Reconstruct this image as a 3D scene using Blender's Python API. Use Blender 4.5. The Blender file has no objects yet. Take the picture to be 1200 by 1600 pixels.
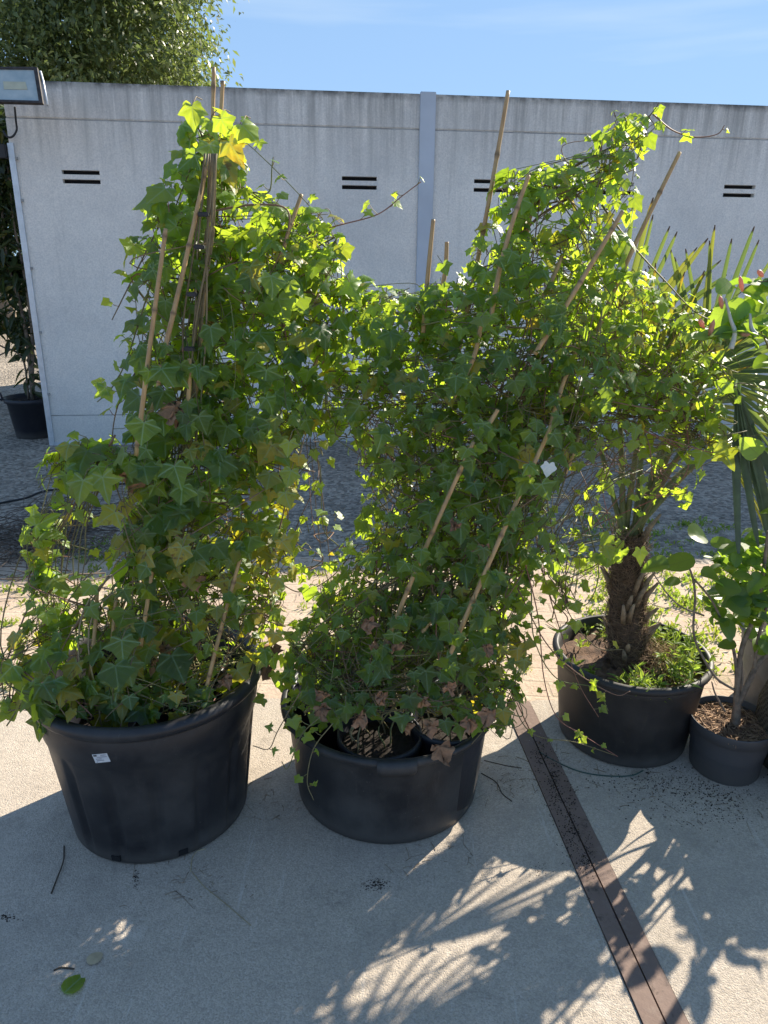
import bpy, math, random
import numpy as np
from mathutils import Vector, Matrix
S = bpy.context.scene
C = S.collection
PI = math.pi
rnd = random.Random(7)
rng = np.random.default_rng(11)

# ------------------------------------------------------------------ camera
CF, CP, CR, CH = 1148.65, .3295, .0104, 1.6          # focal length in photo pixels, pitch, roll, height
cp, sp, cr, sr = math.cos(CP), math.sin(CP), math.cos(CR), math.sin(CR)
_v = Vector((0, sp, cp)); _u = Vector((1, 0, 0)); _d = Vector((0, cp, -sp))
cam_d = bpy.data.cameras.new('camera'); cam = bpy.data.objects.new('camera', cam_d); C.objects.link(cam)
R_ = cr * _u + sr * _v; U_ = cr * _v - sr * _u
cam.matrix_world = Matrix(((R_.x, U_.x, -_d.x, 0), (R_.y, U_.y, -_d.y, 0), (R_.z, U_.z, -_d.z, CH), (0, 0, 0, 1)))
cam_d.sensor_fit = 'VERTICAL'; cam_d.sensor_height = 36; cam_d.lens = CF / 1600 * 36
cam_d.clip_start = .05; cam_d.clip_end = 2000
S.camera = cam

# ------------------------------------------------------------------ world, sun, exposure
SUN_AZ, SUN_EL = math.radians(44), math.radians(31)
w = bpy.data.worlds.new('World'); S.world = w; w.use_nodes = True
nt = w.node_tree; nt.nodes.clear()
out = nt.nodes.new('ShaderNodeOutputWorld'); bg = nt.nodes.new('ShaderNodeBackground')
sky = nt.nodes.new('ShaderNodeTexSky'); sky.sky_type = 'NISHITA'; sky.sun_disc = False
sky.sun_elevation = SUN_EL; sky.sun_rotation = SUN_AZ; sky.air_density = .75; sky.dust_density = 0.0; sky.ozone_density = 3.5; sky.altitude = 1500
bg.inputs[1].default_value = .15
# thin cirrus streaks
tc = nt.nodes.new('ShaderNodeTexCoord'); mp = nt.nodes.new('ShaderNodeMapping'); no = nt.nodes.new('ShaderNodeTexNoise')
mp.inputs['Rotation'].default_value = (0, .35, .5); mp.inputs['Scale'].default_value = (1.2, 2.0, 14)
no.inputs['Scale'].default_value = 1.6; no.inputs['Detail'].default_value = 6
rp = nt.nodes.new('ShaderNodeValToRGB'); rp.color_ramp.elements[0].position = .54; rp.color_ramp.elements[1].position = .80
rp.color_ramp.elements[1].color = (.38, .38, .38, 1)
mx = nt.nodes.new('ShaderNodeMix'); mx.data_type = 'RGBA'
nt.links.new(tc.outputs['Generated'], mp.inputs[0]); nt.links.new(mp.outputs[0], no.inputs[0]); nt.links.new(no.outputs[0], rp.inputs[0])
v1 = nt.nodes.new('ShaderNodeVectorMath'); v1.operation = 'MULTIPLY_ADD'; v1.inputs[1].default_value = (1 / .64, 1 / 1.00, 1 / 1.5); v1.inputs[2].default_value = (1, 1, 1)
v2 = nt.nodes.new('ShaderNodeVectorMath'); v2.operation = 'DIVIDE'
nt.links.new(sky.outputs[0], v1.inputs[0]); nt.links.new(sky.outputs[0], v2.inputs[0]); nt.links.new(v1.outputs[0], v2.inputs[1])
nt.links.new(rp.outputs[0], mx.inputs[0]); nt.links.new(v2.outputs[0], mx.inputs[6]); mx.inputs[7].default_value = (.95, 1.12, 1.26, 1)
nt.links.new(mx.outputs[2], bg.inputs[0]); nt.links.new(bg.outputs[0], out.inputs[0])

sun_d = bpy.data.lights.new('sun', 'SUN'); sun = bpy.data.objects.new('sun', sun_d); C.objects.link(sun)
sun_d.energy = 2.0; sun_d.angle = math.radians(.5); sun_d.color = (1, .91, .76)
sd = Vector((math.sin(SUN_AZ) * math.cos(SUN_EL), math.cos(SUN_AZ) * math.cos(SUN_EL), math.sin(SUN_EL)))
sun.rotation_euler = sd.to_track_quat('Z', 'Y').to_euler(); sun.location = (4, 4, 6)
S.view_settings.view_transform = 'Standard'; S.view_settings.look = 'None'
S.view_settings.exposure = 2.48; S.view_settings.gamma = 1; S.view_settings.use_curve_mapping = False
try:
    S.cycles.max_bounces = 12; S.cycles.transmission_bounces = 8; S.cycles.diffuse_bounces = 6
except Exception: pass

# ------------------------------------------------------------------ pixel -> world (photo pixels, 1200 x 1600)
def ray(x, y):
    U = (x - 600) / CF; V = (800 - y) / CF
    u = U * cr - V * sr; v = U * sr + V * cr
    return Vector((u, cp + v * sp, -sp + v * cp))
def at(x, y, Y):
    r = ray(x, y); t = Y / r.y
    return Vector((r.x * t, Y, CH + r.z * t))
def gp(x, y, z=0.0):
    r = ray(x, y); t = (z - CH) / r.z
    return Vector((r.x * t, r.y * t, z))

# ------------------------------------------------------------------ tagging
def tag(o, label=None, cat=None, group=None, kind=None):
    if label: o['label'] = label
    if cat: o['category'] = cat
    if group: o['group'] = group
    if kind: o['kind'] = kind
    return o
def empty(name, loc=(0, 0, 0)):
    o = bpy.data.objects.new(name, None); C.objects.link(o); o.location = loc; o.empty_display_size = .1
    return o
def link(name, me, mat, parent=None):
    o = bpy.data.objects.new(name, me); C.objects.link(o)
    if mat is not None and not me.materials: me.materials.append(mat)
    if parent is not None:
        o.parent = parent; o.matrix_parent_inverse = parent_inv(parent)
    return o
def parent_inv(p):
    m = Matrix.Translation(p.location)
    q = p.parent
    return m.inverted() if q is None else (parent_chain(p)).inverted()
def parent_chain(p):
    m = Matrix.Translation(p.location) if p.type == 'EMPTY' else Matrix()
    return m

# ------------------------------------------------------------------ mesh helpers
def np_mesh(name, verts, faces, uv=None, tint=None, smooth=True):
    """faces (n,3) or (n,4) int array"""
    verts = np.asarray(verts, dtype=np.float32).reshape(-1, 3); faces = np.asarray(faces, dtype=np.int32)
    me = bpy.data.meshes.new(name); k = faces.shape[1]; n = len(faces)
    me.vertices.add(len(verts)); me.vertices.foreach_set('co', verts.ravel())
    me.loops.add(n * k); me.loops.foreach_set('vertex_index', faces.ravel())
    me.polygons.add(n); me.polygons.foreach_set('loop_start', np.arange(0, n * k, k, dtype=np.int32))
    me.polygons.foreach_set('use_smooth', np.full(n, smooth))
    me.update(calc_edges=True)
    if uv is not None:
        l = me.uv_layers.new(name='UVMap'); l.data.foreach_set('uv', np.asarray(uv, dtype=np.float32)[faces.ravel()].ravel())
    if tint is not None:
        a = me.color_attributes.new('tint', 'FLOAT_COLOR', 'POINT')
        t = np.ones((len(verts), 4), dtype=np.float32); t[:, :3] = tint; a.data.foreach_set('color', t.ravel())
    me.validate()
    return me

class Tubes:
    def __init__(s): s.v = []; s.f = []; s.t = []; s.n = 0
    def add(s, pts, rad, sides=5, tint=(.5, .5, .5), cap=True):
        P = np.array([tuple(p) for p in pts], dtype=float); n = len(P)
        if n < 2: return
        R = np.full(n, rad) if np.isscalar(rad) else np.asarray(rad, dtype=float)
        T = np.gradient(P, axis=0); T /= np.linalg.norm(T, axis=1)[:, None] + 1e-9
        ref = np.array([.31, .22, .93]) if abs(T[0] @ np.array([.31, .22, .93])) < .9 else np.array([1, 0, 0])
        N = np.cross(T, ref); N /= np.linalg.norm(N, axis=1)[:, None] + 1e-9
        B = np.cross(T, N)
        a = np.arange(sides) * 2 * PI / sides
        ring = P[:, None] + R[:, None, None] * (np.cos(a)[None, :, None] * N[:, None] + np.sin(a)[None, :, None] * B[:, None])
        i = np.arange(n - 1)[:, None] * sides; j = np.arange(sides)[None]; j2 = (j + 1) % sides
        q = np.stack([i + j, i + j2, i + sides + j2, i + sides + j], -1).reshape(-1, 4)
        V = ring.reshape(-1, 3)
        if cap:
            V = np.vstack([V, P[:1], P[-1:]]); c0, c1 = n * sides, n * sides + 1
            jj = np.arange(sides); j2 = (jj + 1) % sides
            q = np.vstack([q, np.stack([jj * 0 + c0, j2, jj, jj * 0 + c0], -1), np.stack([jj * 0 + c1, (n - 1) * sides + jj, (n - 1) * sides + j2, jj * 0 + c1], -1)])
        s.v.append(V); s.f.append(q + s.n); s.t.append(np.tile(tint, (len(V), 1))); s.n += len(V)
    def build(s, name, mat, parent=None):
        V = np.vstack(s.v); F = np.vstack(s.f); T = np.vstack(s.t)
        deg = F[:, 0] == F[:, 3]
        tris = np.vstack([F[~deg][:, [0, 1, 2]], F[~deg][:, [0, 2, 3]], F[deg][:, :3]])
        return link(name, np_mesh(name, V, tris, tint=T), mat, parent)

def catmull(pts, m=8):
    P = [Vector(p) for p in pts]; P = [P[0] * 2 - P[1]] + P + [P[-1] * 2 - P[-2]]; o = []
    for i in range(1, len(P) - 2):
        a, b, c, d = P[i - 1:i + 3]
        for k in range(m):
            t = k / m
            o.append(.5 * ((2 * b) + (c - a) * t + (2 * a - 5 * b + 4 * c - d) * t * t + (3 * b - a - 3 * c + d) * t ** 3))
    o.append(P[-2]); return o

def tmpl_fan(half, zf, centre=(0, .12)):
    """leaf outline mirrored about x=0 -> fan template (verts, tris)"""
    pts = [(x, y) for x, y in half] + [(-x, y) for x, y in half[-2:0:-1]]
    V = [(centre[0], centre[1], zf(*centre))]
    mid = []
    for x, y in pts:
        V.append(((x + centre[0]) / 2, (y + centre[1]) / 2, zf((x + centre[0]) / 2, (y + centre[1]) / 2)))
    for x, y in pts: V.append((x, y, zf(x, y)))
    n = len(pts); T = []
    for i in range(n):
        j = (i + 1) % n
        T.append((0, 1 + i, 1 + j)); T.append((1 + i, 1 + n + i, 1 + n + j)); T.append((1 + i, 1 + n + j, 1 + j))
    return np.array(V, float), np.array(T)
ivy_a = [(0, 0), (.10, -.14), (.28, -.24), (.46, -.21), (.50, .0), (.64, .12), (.82, .27), (.64, .40), (.45, .48), (.31, .72), (.14, .97), (0, 1.17)]
ivy_b = [(0, 0), (.12, -.12), (.30, -.20), (.44, -.14), (.50, .06), (.62, .16), (.74, .28), (.60, .44), (.42, .58), (.28, .76), (.14, .92), (0, 1.05)]
ivy_c = [(0, 0), (.08, -.16), (.30, -.30), (.50, -.28), (.46, -.04), (.62, .07), (.90, .20), (.62, .35), (.36, .45), (.26, .72), (.14, 1.0), (0, 1.22)]
def zcup(a, b): return lambda x, y: -a * x * x - b * (y - .1) * abs(y - .1) + .05 * math.cos(9 * math.atan2(y, abs(x) + .05)) * math.hypot(x, y)
IVY = [tmpl_fan(ivy_a, zcup(.22, .16)), tmpl_fan(ivy_b, zcup(-.10, .20)), tmpl_fan(ivy_c, zcup(.30, .10)), tmpl_fan(ivy_a, zcup(.05, .35)), tmpl_fan(ivy_b, zcup(.45, .05))]
oval = [(0, 0), (.16, .02), (.32, .14), (.40, .34), (.38, .56), (.26, .78), (.10, .95), (0, 1.0)]
OVAL = [tmpl_fan(oval, lambda x, y: -.3 * abs(x) * 0 + .25 * abs(x) - .25 * y * y, (0, .45)), tmpl_fan(oval, lambda x, y: .1 * abs(x) - .1 * y * y, (0, .45))]
lance = [(0, 0), (.07, .1), (.13, .35), (.11, .6), (.05, .85), (0, 1)]
LANCE = [tmpl_fan(lance, lambda x, y: .4 * abs(x) - .22 * y * y, (0, .4)), tmpl_fan(lance, lambda x, y: .3 * abs(x) + .05 * y, (0, .4))]
LSMALL = [(np.array([(0, 0, 0), (.19, .45, .05), (0, 1, -.08), (-.19, .45, .05)], float), np.array([(0, 1, 3), (1, 2, 3)]))]

class Leaves:
    def __init__(s, tm): s.tm = tm; s.p = []; s.n = []; s.t = []; s.s = []; s.c = []; s.k = []
    def add(s, p, n, t, size, c, k=None):
        s.p.append(tuple(p)); s.n.append(tuple(n)); s.t.append(tuple(t)); s.s.append(size); s.c.append(c); s.k.append(rnd.randrange(len(s.tm)) if k is None else k)
    def build(s, name, mat, parent=None):
        P = np.array(s.p, float); N = np.array(s.n, float); T = np.array(s.t, float); Z = np.array(s.s); Cc = np.array(s.c); K = np.array(s.k)
        N /= np.linalg.norm(N, axis=1)[:, None] + 1e-9
        T = T - (T * N).sum(1)[:, None] * N; T /= np.linalg.norm(T, axis=1)[:, None] + 1e-9
        X = np.cross(T, N)
        VV, FF, UU, CC = [], [], [], []; base = 0
        for k, (tv, tf) in enumerate(s.tm):
            m = K == k
            if not m.any(): continue
            n = m.sum(); q = len(tv)
            cz = rng.uniform(.1, 2.7, (n, 1))
            ww = rng.uniform(.85, 1.12, (n, 1))
            V = P[m][:, None] + Z[m][:, None, None] * (tv[None, :, 0:1] * ww[:, None] * X[m][:, None] + tv[None, :, 1:2] * T[m][:, None] + (tv[None, :, 2] * cz)[:, :, None] * N[m][:, None])
            F = tf[None] + (np.arange(n) * q)[:, None, None] + base
            VV.append(V.reshape(-1, 3)); FF.append(F.reshape(-1, 3)); UU.append(np.tile(tv[:, :2], (n, 1))); CC.append(np.repeat(Cc[m], q, 0)); base += n * q
        return link(name, np_mesh(name, np.vstack(VV), np.vstack(FF), np.vstack(UU), np.vstack(CC)), mat, parent)

def lathe(name, prof, mat, parent, centre, n=72, rfun=None, open_=True):
    V = []; F = []
    for i, (r, z) in enumerate(prof):
        for k in range(n):
            a = 2 * PI * k / n; rr = r if rfun is None else rfun(r, z, a)
            V.append((centre[0] + rr * math.cos(a), centre[1] + rr * math.sin(a), centre[2] + z))
    for i in range(len(prof) - 1):
        for k in range(n):
            k2 = (k + 1) % n
            F.append((i * n + k, i * n + k2, (i + 1) * n + k2, (i + 1) * n + k))
    return link(name, np_mesh(name, V, F), mat, parent)

def boxes(name, lst, mat, parent=None, bev=0.0, rot=0.0, pivot=(0, 0)):
    """list of (x0,x1,y0,y1,z0,z1)"""
    import bmesh
    bm = bmesh.new()
    for (x0, x1, y0, y1, z0, z1) in lst:
        vs = [bm.verts.new(((x0, x1)[i & 1], (y0, y1)[(i >> 1) & 1], (z0, z1)[(i >> 2) & 1])) for i in range(8)]
        for f in ((0, 2, 3, 1), (4, 5, 7, 6), (0, 1, 5, 4), (2, 6, 7, 3), (0, 4, 6, 2), (1, 3, 7, 5)): bm.faces.new([vs[i] for i in f])
    if bev: bmesh.ops.bevel(bm, geom=bm.edges[:], offset=bev, segments=2, affect='EDGES')
    if rot:
        bmesh.ops.rotate(bm, verts=bm.verts[:], cent=(pivot[0], pivot[1], 0), matrix=Matrix.Rotation(rot, 3, 'Z'))
    me = bpy.data.meshes.new(name); bm.to_mesh(me); bm.free()
    return link(name, me, mat, parent)

# ------------------------------------------------------------------ materials
class M:
    def __init__(s, name):
        s.m = bpy.data.materials.new(name); s.m.use_nodes = True; s.t = s.m.node_tree; s.N = s.t.nodes; s.N.clear()
        s.out = s.N.new('ShaderNodeOutputMaterial'); s.b = s.N.new('ShaderNodeBsdfPrincipled'); s.l(s.b.outputs[0], s.out.inputs[0])
    def l(s, a, b): s.t.links.new(a, b)
    def n(s, t, **k):
        x = s.N.new(t)
        for a, b in k.items(): setattr(x, a, b)
        return x
    def noise(s, scale, detail=5, vec=None, rough=.6, d='3D'):
        x = s.n('ShaderNodeTexNoise'); x.inputs['Scale'].default_value = scale; x.inputs['Detail'].default_value = detail; x.inputs['Roughness'].default_value = rough
        if vec is not None: s.l(vec, x.inputs['Vector'])
        return x.outputs[0]
    def obj(s): return s.n('ShaderNodeTexCoord').outputs['Object']
    def math(s, op, a, b=None, c=None, clamp=False):
        x = s.n('ShaderNodeMath', operation=op, use_clamp=clamp)
        for i, v in enumerate((a, b, c)):
            if v is None: continue
            if isinstance(v, (int, float)): x.inputs[i].default_value = v
            else: s.l(v, x.inputs[i])
        return x.outputs[0]
    def ramp(s, v, stops):
        x = s.n('ShaderNodeValToRGB'); e = x.color_ramp.elements
        while len(e) < len(stops): e.new(.5)
        for i, (p, c) in enumerate(stops):
            e[i].position = p; e[i].color = (c, c, c, 1) if isinstance(c, (int, float)) else (*c, 1)
        s.l(v, x.inputs[0]); return x.outputs[0]
    def mix(s, f, a, b, mode='MIX'):
        x = s.n('ShaderNodeMix', data_type='RGBA', blend_type=mode)
        for i, v in ((0, f), (6, a), (7, b)):
            if isinstance(v, (int, float)): x.inputs[i].default_value = v if i == 0 else (v, v, v, 1)
            elif isinstance(v, tuple): x.inputs[i].default_value = (*v, 1)
            else: s.l(v, x.inputs[i])
        return x.outputs[2]
    def bump(s, h, strength=.3, dist=.01):
        x = s.n('ShaderNodeBump'); x.inputs['Strength'].default_value = strength; x.inputs['Distance'].default_value = dist
        s.l(h, x.inputs['Height']); s.l(x.outputs[0], s.b.inputs['Normal']); return x.outputs[0]
    def col(s, c):
        if isinstance(c, tuple): s.b.inputs['Base Color'].default_value = (*c, 1)
        else: s.l(c, s.b.inputs['Base Color'])
    def rough(s, r, spec=None):
        if isinstance(r, (int, float)): s.b.inputs['Roughness'].default_value = r
        else: s.l(r, s.b.inputs['Roughness'])
        if spec is not None: s.b.inputs['Specular IOR Level'].default_value = spec
    def vor(s, scale, vec, feat='F1', out=0):
        x = s.n('ShaderNodeTexVoronoi', feature=feat); x.inputs['Scale'].default_value = scale; s.l(vec, x.inputs['Vector']); return x.outputs[out]

def plain(name, c, r=.6, var=.25, scale=20, bump=.1, metal=0, spec=None):
    m = M(name); o = m.obj(); nz = m.noise(scale, 5, o)
    m.col(m.mix(m.ramp(nz, [(.3, 0), (.7, 1)]), tuple(x * (1 - var) for x in c), tuple(min(1, x * (1 + var)) for x in c)))
    m.rough(r, spec); m.bump(m.noise(scale * 4, 4, o), bump, .003); m.b.inputs['Metallic'].default_value = metal
    return m.m

def concrete_mat(name, light, dark, pebble=.5):
    m = M(name); o = m.obj()
    big = m.noise(1.3, 6, o); mid = m.noise(9, 6, o, .7); fine = m.noise(220, 3, o, .7)
    c = m.mix(m.ramp(big, [(.32, 0), (.68, 1)]), dark, light)
    c = m.mix(m.ramp(mid, [(.35, 0), (.75, .55)]), c, tuple(x * .78 for x in light))
    # aggregate speckle
    v = m.n('ShaderNodeTexVoronoi'); v.inputs['Scale'].default_value = 260; m.l(o, v.inputs['Vector'])
    sepc = m.n('ShaderNodeSeparateColor'); m.l(v.outputs['Color'], sepc.inputs[0])
    c = m.mix(1.0, c, m.mix(m.ramp(sepc.outputs[0], [(0, 0), (1, 1)]), .76, 1.06), 'MULTIPLY'); c = m.mix(m.ramp(m.noise(120, 4, o, .8), [(.52, 0), (.70, .55)]), c, tuple(x * .5 for x in dark))
    wsp = m.ramp(sepc.outputs[1], [(.95, 0), (.99, 1)])
    c = m.mix(m.math('MULTIPLY', wsp, .3), c, (.6, .56, .5))
    c = m.mix(m.ramp(m.noise(45, 4, o, .7), [(.58, 0), (.75, .45)]), c, tuple(x * .5 for x in dark))
    # small dark stains
    st = m.vor(3.1, o); c = m.mix(m.ramp(m.math('ADD', st, m.math('MULTIPLY', mid, .25)), [(.16, .55), (.27, 0)]), c, tuple(x * .45 for x in dark))
    c = m.mix(m.ramp(m.noise(.7, 7, o, .75), [(.48, 0), (.60, .5)]), c, tuple(x * .62 for x in dark)); c = m.mix(m.ramp(m.noise(4.5, 6, o, .85), [(.58, 0), (.68, .5)]), c, tuple(x * .5 for x in dark))
    mp4 = m.n('ShaderNodeMapping'); mp4.inputs['Scale'].default_value = (14, .9, 1); mp4.inputs['Rotation'].default_value = (0, 0, .5); m.l(o, mp4.inputs[0])
    c = m.mix(m.ramp(m.noise(2.2, 5, mp4.outputs[0], .7), [(.62, 0), (.70, .35)]), c, (.66, .62, .56))
    c = m.mix(m.ramp(m.noise(2.6, 7, o, .8), [(.60, 0), (.66, .4)]), c, (.64, .58, .50))
    m.col(c); m.rough(.9, .2)
    h = m.math('ADD', m.math('MULTIPLY', v.outputs['Distance'], -.6), m.math('MULTIPLY', fine, .8))
    m.bump(m.math('ADD', h, m.math('MULTIPLY', m.noise(60, 4, o), .8)), .55, .004)
    return m.m
MAT = {}
MAT['concrete'] = concrete_mat('rough_concrete', (.59, .50, .40), (.49, .42, .345))

def gravel_mat():
    m = M('worn_asphalt'); o = m.obj()
    big = m.noise(.9, 6, o); v = m.n('ShaderNodeTexVoronoi'); v.inputs['Scale'].default_value = 38; m.l(o, v.inputs['Vector'])
    v.inputs['Randomness'].default_value = 1
    sepc = m.n('ShaderNodeSeparateColor'); m.l(v.outputs['Color'], sepc.inputs[0])
    c = m.mix(m.ramp(big, [(.35, 0), (.65, 1)]), (.33, .285, .235), (.48, .41, .33))
    c = m.mix(.75, c, m.mix(m.ramp(sepc.outputs[0], [(0, 0), (1, 1)]), .25, 1.15), 'MULTIPLY')
    c = m.mix(m.ramp(m.noise(3, 6, o, .7), [(.55, 0), (.7, .7)]), c, (.12, .10, .08))
    m.col(c); m.rough(.92, .2)
    m.bump(m.math('ADD', m.math('MULTIPLY', v.outputs['Distance'], -1.0), m.math('MULTIPLY', m.noise(16, 5, o), 1.5)), .9, .02)
    return m.m
MAT['asphalt'] = gravel_mat()

def paver_mat():
    m = M('brick_pavers'); o = m.obj()
    warp = m.n('ShaderNodeTexNoise'); warp.inputs['Scale'].default_value = 5; m.l(o, warp.inputs['Vector'])
    vm = m.n('ShaderNodeVectorMath', operation='SCALE'); m.l(warp.outputs['Color'], vm.inputs[0]); vm.inputs['Scale'].default_value = .03
    va = m.n('ShaderNodeVectorMath', operation='ADD'); m.l(o, va.inputs[0]); m.l(vm.outputs[0], va.inputs[1])
    mpn = m.n('ShaderNodeMapping'); mpn.inputs['Rotation'].default_value = (0, 0, .06); m.l(va.outputs[0], mpn.inputs[0])
    b = m.n('ShaderNodeTexBrick'); b.inputs['Scale'].default_value = 1; b.inputs['Brick Width'].default_value = .21; b.inputs['Row Height'].default_value = .105
    b.inputs['Mortar Size'].default_value = .007; b.inputs['Mortar Smooth'].default_value = .4
    b.inputs['Color1'].default_value = (.42, .28, .21, 1); b.inputs['Color2'].default_value = (.52, .38, .29, 1); b.inputs['Mortar'].default_value = (.25, .19, .13, 1)
    m.l(mpn.outputs[0], b.inputs['Vector'])
    sand = m.ramp(m.noise(2.2, 7, o, .7), [(.34, .35), (.58, 1)])
    c = m.mix(sand, b.outputs['Color'], (.56, .44, .33))
    c = m.mix(m.ramp(m.noise(70, 4, o, .7), [(.45, 0), (.8, .5)]), c, (.18, .14, .10))
    c = m.mix(m.ramp(m.noise(3.7, 6, o, .75), [(.56, 0), (.68, .6)]), c, (.16, .17, .06))
    m.col(c); m.rough(.93, .2)
    h = m.math('ADD', m.math('MULTIPLY', b.outputs['Fac'], -.5), m.math('MULTIPLY', m.noise(90, 5, o), .9)); m.bump(h, .5, .008)
    return m.m
MAT['paver'] = paver_mat()

def wall_mat():
    m = M('pebbledash_panel'); o = m.obj(); sx = m.n('ShaderNodeSeparateXYZ'); m.l(o, sx.inputs[0]); z = sx.outputs[2]
    mp2 = m.n('ShaderNodeMapping'); mp2.inputs['Scale'].default_value = (9, 9, .5); m.l(o, mp2.inputs[0])
    streak = m.noise(1.6, 7, mp2.outputs[0], .7)
    topf = m.ramp(m.math('DIVIDE', z, 3.0), [(.72, 0), (.965, 1)])
    c = m.mix(m.ramp(m.noise(1.2, 5, o), [(.3, 0), (.7, 1)]), (.86, .80, .725), (.90, .86, .79))
    c = m.mix(m.ramp(m.noise(75, 4, o, .7), [(.36, .34), (.62, 0)]), c, (.36, .36, .36))
    dirt = m.math('MULTIPLY', topf, m.ramp(streak, [(.38, .1), (.66, 1)]))
    c = m.mix(m.math('MULTIPLY', dirt, .8), c, (.22, .21, .19)); c = m.mix(m.ramp(m.noise(.55, 7, o, .75), [(.50, 0), (.66, .32)]), c, (.42, .42, .42)); c = m.mix(m.math('MULTIPLY', m.ramp(streak, [(.55, 0), (.75, .35)]), m.ramp(z, [(.2, .2), (1, 1)])), c, (.40, .39, .37))
    edge = m.math('MULTIPLY', m.ramp(m.math('DIVIDE', z, 3.0), [(.945, 0), (.966, 1)]), m.ramp(m.noise(14, 5, o), [(.35, .25), (.6, 1)]))
    c = m.mix(edge, c, (.10, .095, .085))
    # rust runs and pale wash marks
    mp3 = m.n('ShaderNodeMapping'); mp3.inputs['Scale'].default_value = (3, 3, .35); m.l(o, mp3.inputs[0])
    pale = m.ramp(m.noise(1.0, 4, mp3.outputs[0]), [(.60, 0), (.72, .45)]); c = m.mix(m.math('MULTIPLY', pale, topf), c, (.66, .64, .58))
    bot = m.ramp(z, [(.0, .35), (.35, 0)]); c = m.mix(bot, c, (.4, .38, .34))
    m.col(c); m.rough(.9, .2)
    m.bump(m.math('ADD', m.noise(85, 3, o, .7), m.math('MULTIPLY', m.noise(24, 3, o), .5)), .5, .006)
    return m.m
MAT['wall'] = wall_mat()
MAT['strip'] = plain('cover_strip_paint', (.50, .54, .60), .5, .08, 3, .05)
MAT['slot'] = plain('vent_dark', (.006, .006, .007), .9, .1, 10, 0)
MAT['joint'] = plain('joint_sealant', (.36, .35, .33), .9, .3, 12, .1)
MAT['alu'] = plain('weathered_aluminium', (.60, .63, .66), .45, .12, 14, .1, .55)
MAT['roof'] = plain('roof_felt', (.10, .10, .10), .9)

def plastic(name, c, r=.48, dust=.25, dustc=(.20, .19, .17), rib=0):
    m = M(name); o = m.obj()
    nz = m.noise(6, 6, o, .65)
    mp2 = m.n('ShaderNodeMapping'); mp2.inputs['Scale'].default_value = (14, 14, 1.3); m.l(o, mp2.inputs[0])
    scr = m.noise(3, 6, mp2.outputs[0], .7)
    f = m.math('MULTIPLY', m.ramp(nz, [(.40, 0), (.75, 1)]), dust)
    cc = m.mix(f, c, dustc); cc = m.mix(m.math('MULTIPLY', m.ramp(scr, [(.6, 0), (.75, 1)]), dust * .5), cc, dustc)
    spx = m.n('ShaderNodeTexNoise'); spx.inputs['Scale'].default_value = 90; m.l(o, spx.inputs['Vector'])
    cc = m.mix(m.ramp(spx.outputs[0], [(.72, 0), (.77, dust)]), cc, dustc)
    sx = m.n('ShaderNodeSeparateXYZ'); m.l(o, sx.inputs[0])
    mud = m.math('MULTIPLY', m.ramp(m.math('ADD', sx.outputs[2], m.math('MULTIPLY', nz, -.06)), [(0, .75), (.05, 0)]), .8)
    cc = m.mix(mud, cc, (.10, .09, .08))
    m.col(cc); m.rough(m.ramp(nz, [(.3, r - .08), (.7, r + .2)]), .45)
    m.bump(m.math('ADD', m.noise(160, 3, o), m.math('MULTIPLY', scr, .8)), .14, .002)
    return m.m
MAT['tub'] = plastic('black_tub_plastic', (.015, .015, .018), .42, .22)
MAT['tubB'] = plastic('dusty_tub_plastic', (.016, .016, .018), .45, .26)
MAT['tubC'] = plastic('matt_black_tub', (.016, .015, .015), .5, .22, (.16, .14, .12))
MAT['nursery'] = plastic('nursery_pot_plastic', (.012, .014, .022), .4, .1)
MAT['grey'] = plastic('grey_pot_plastic', (.055, .055, .06), .5, .12)
MAT['soil'] = plain('potting_soil', (.022, .015, .011), .95, .6, 90, .9)
MAT['soil2'] = plain('bark_mulch', (.12, .07, .045), .95, .6, 45, 1.0)
MAT['rail'] = None
def rail_mat():
    m = M('rusty_rail'); o = m.obj()
    c = m.mix(m.ramp(m.noise(5, 6, o, .7), [(.3, 0), (.7, 1)]), (.17, .115, .092), (.22, .155, .125))
    c = m.mix(m.ramp(m.noise(30, 6, o, .7), [(.56, 0), (.70, .3)]), c, (.30, .24, .19))
    c = m.mix(m.ramp(m.noise(14, 6, o, .8), [(.56, 0), (.66, .75)]), c, (.06, .045, .035))
    m.col(c); m.rough(.8, .3); m.bump(m.noise(60, 6, o), .4, .004); return m.m
MAT['rail'] = rail_mat()

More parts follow.
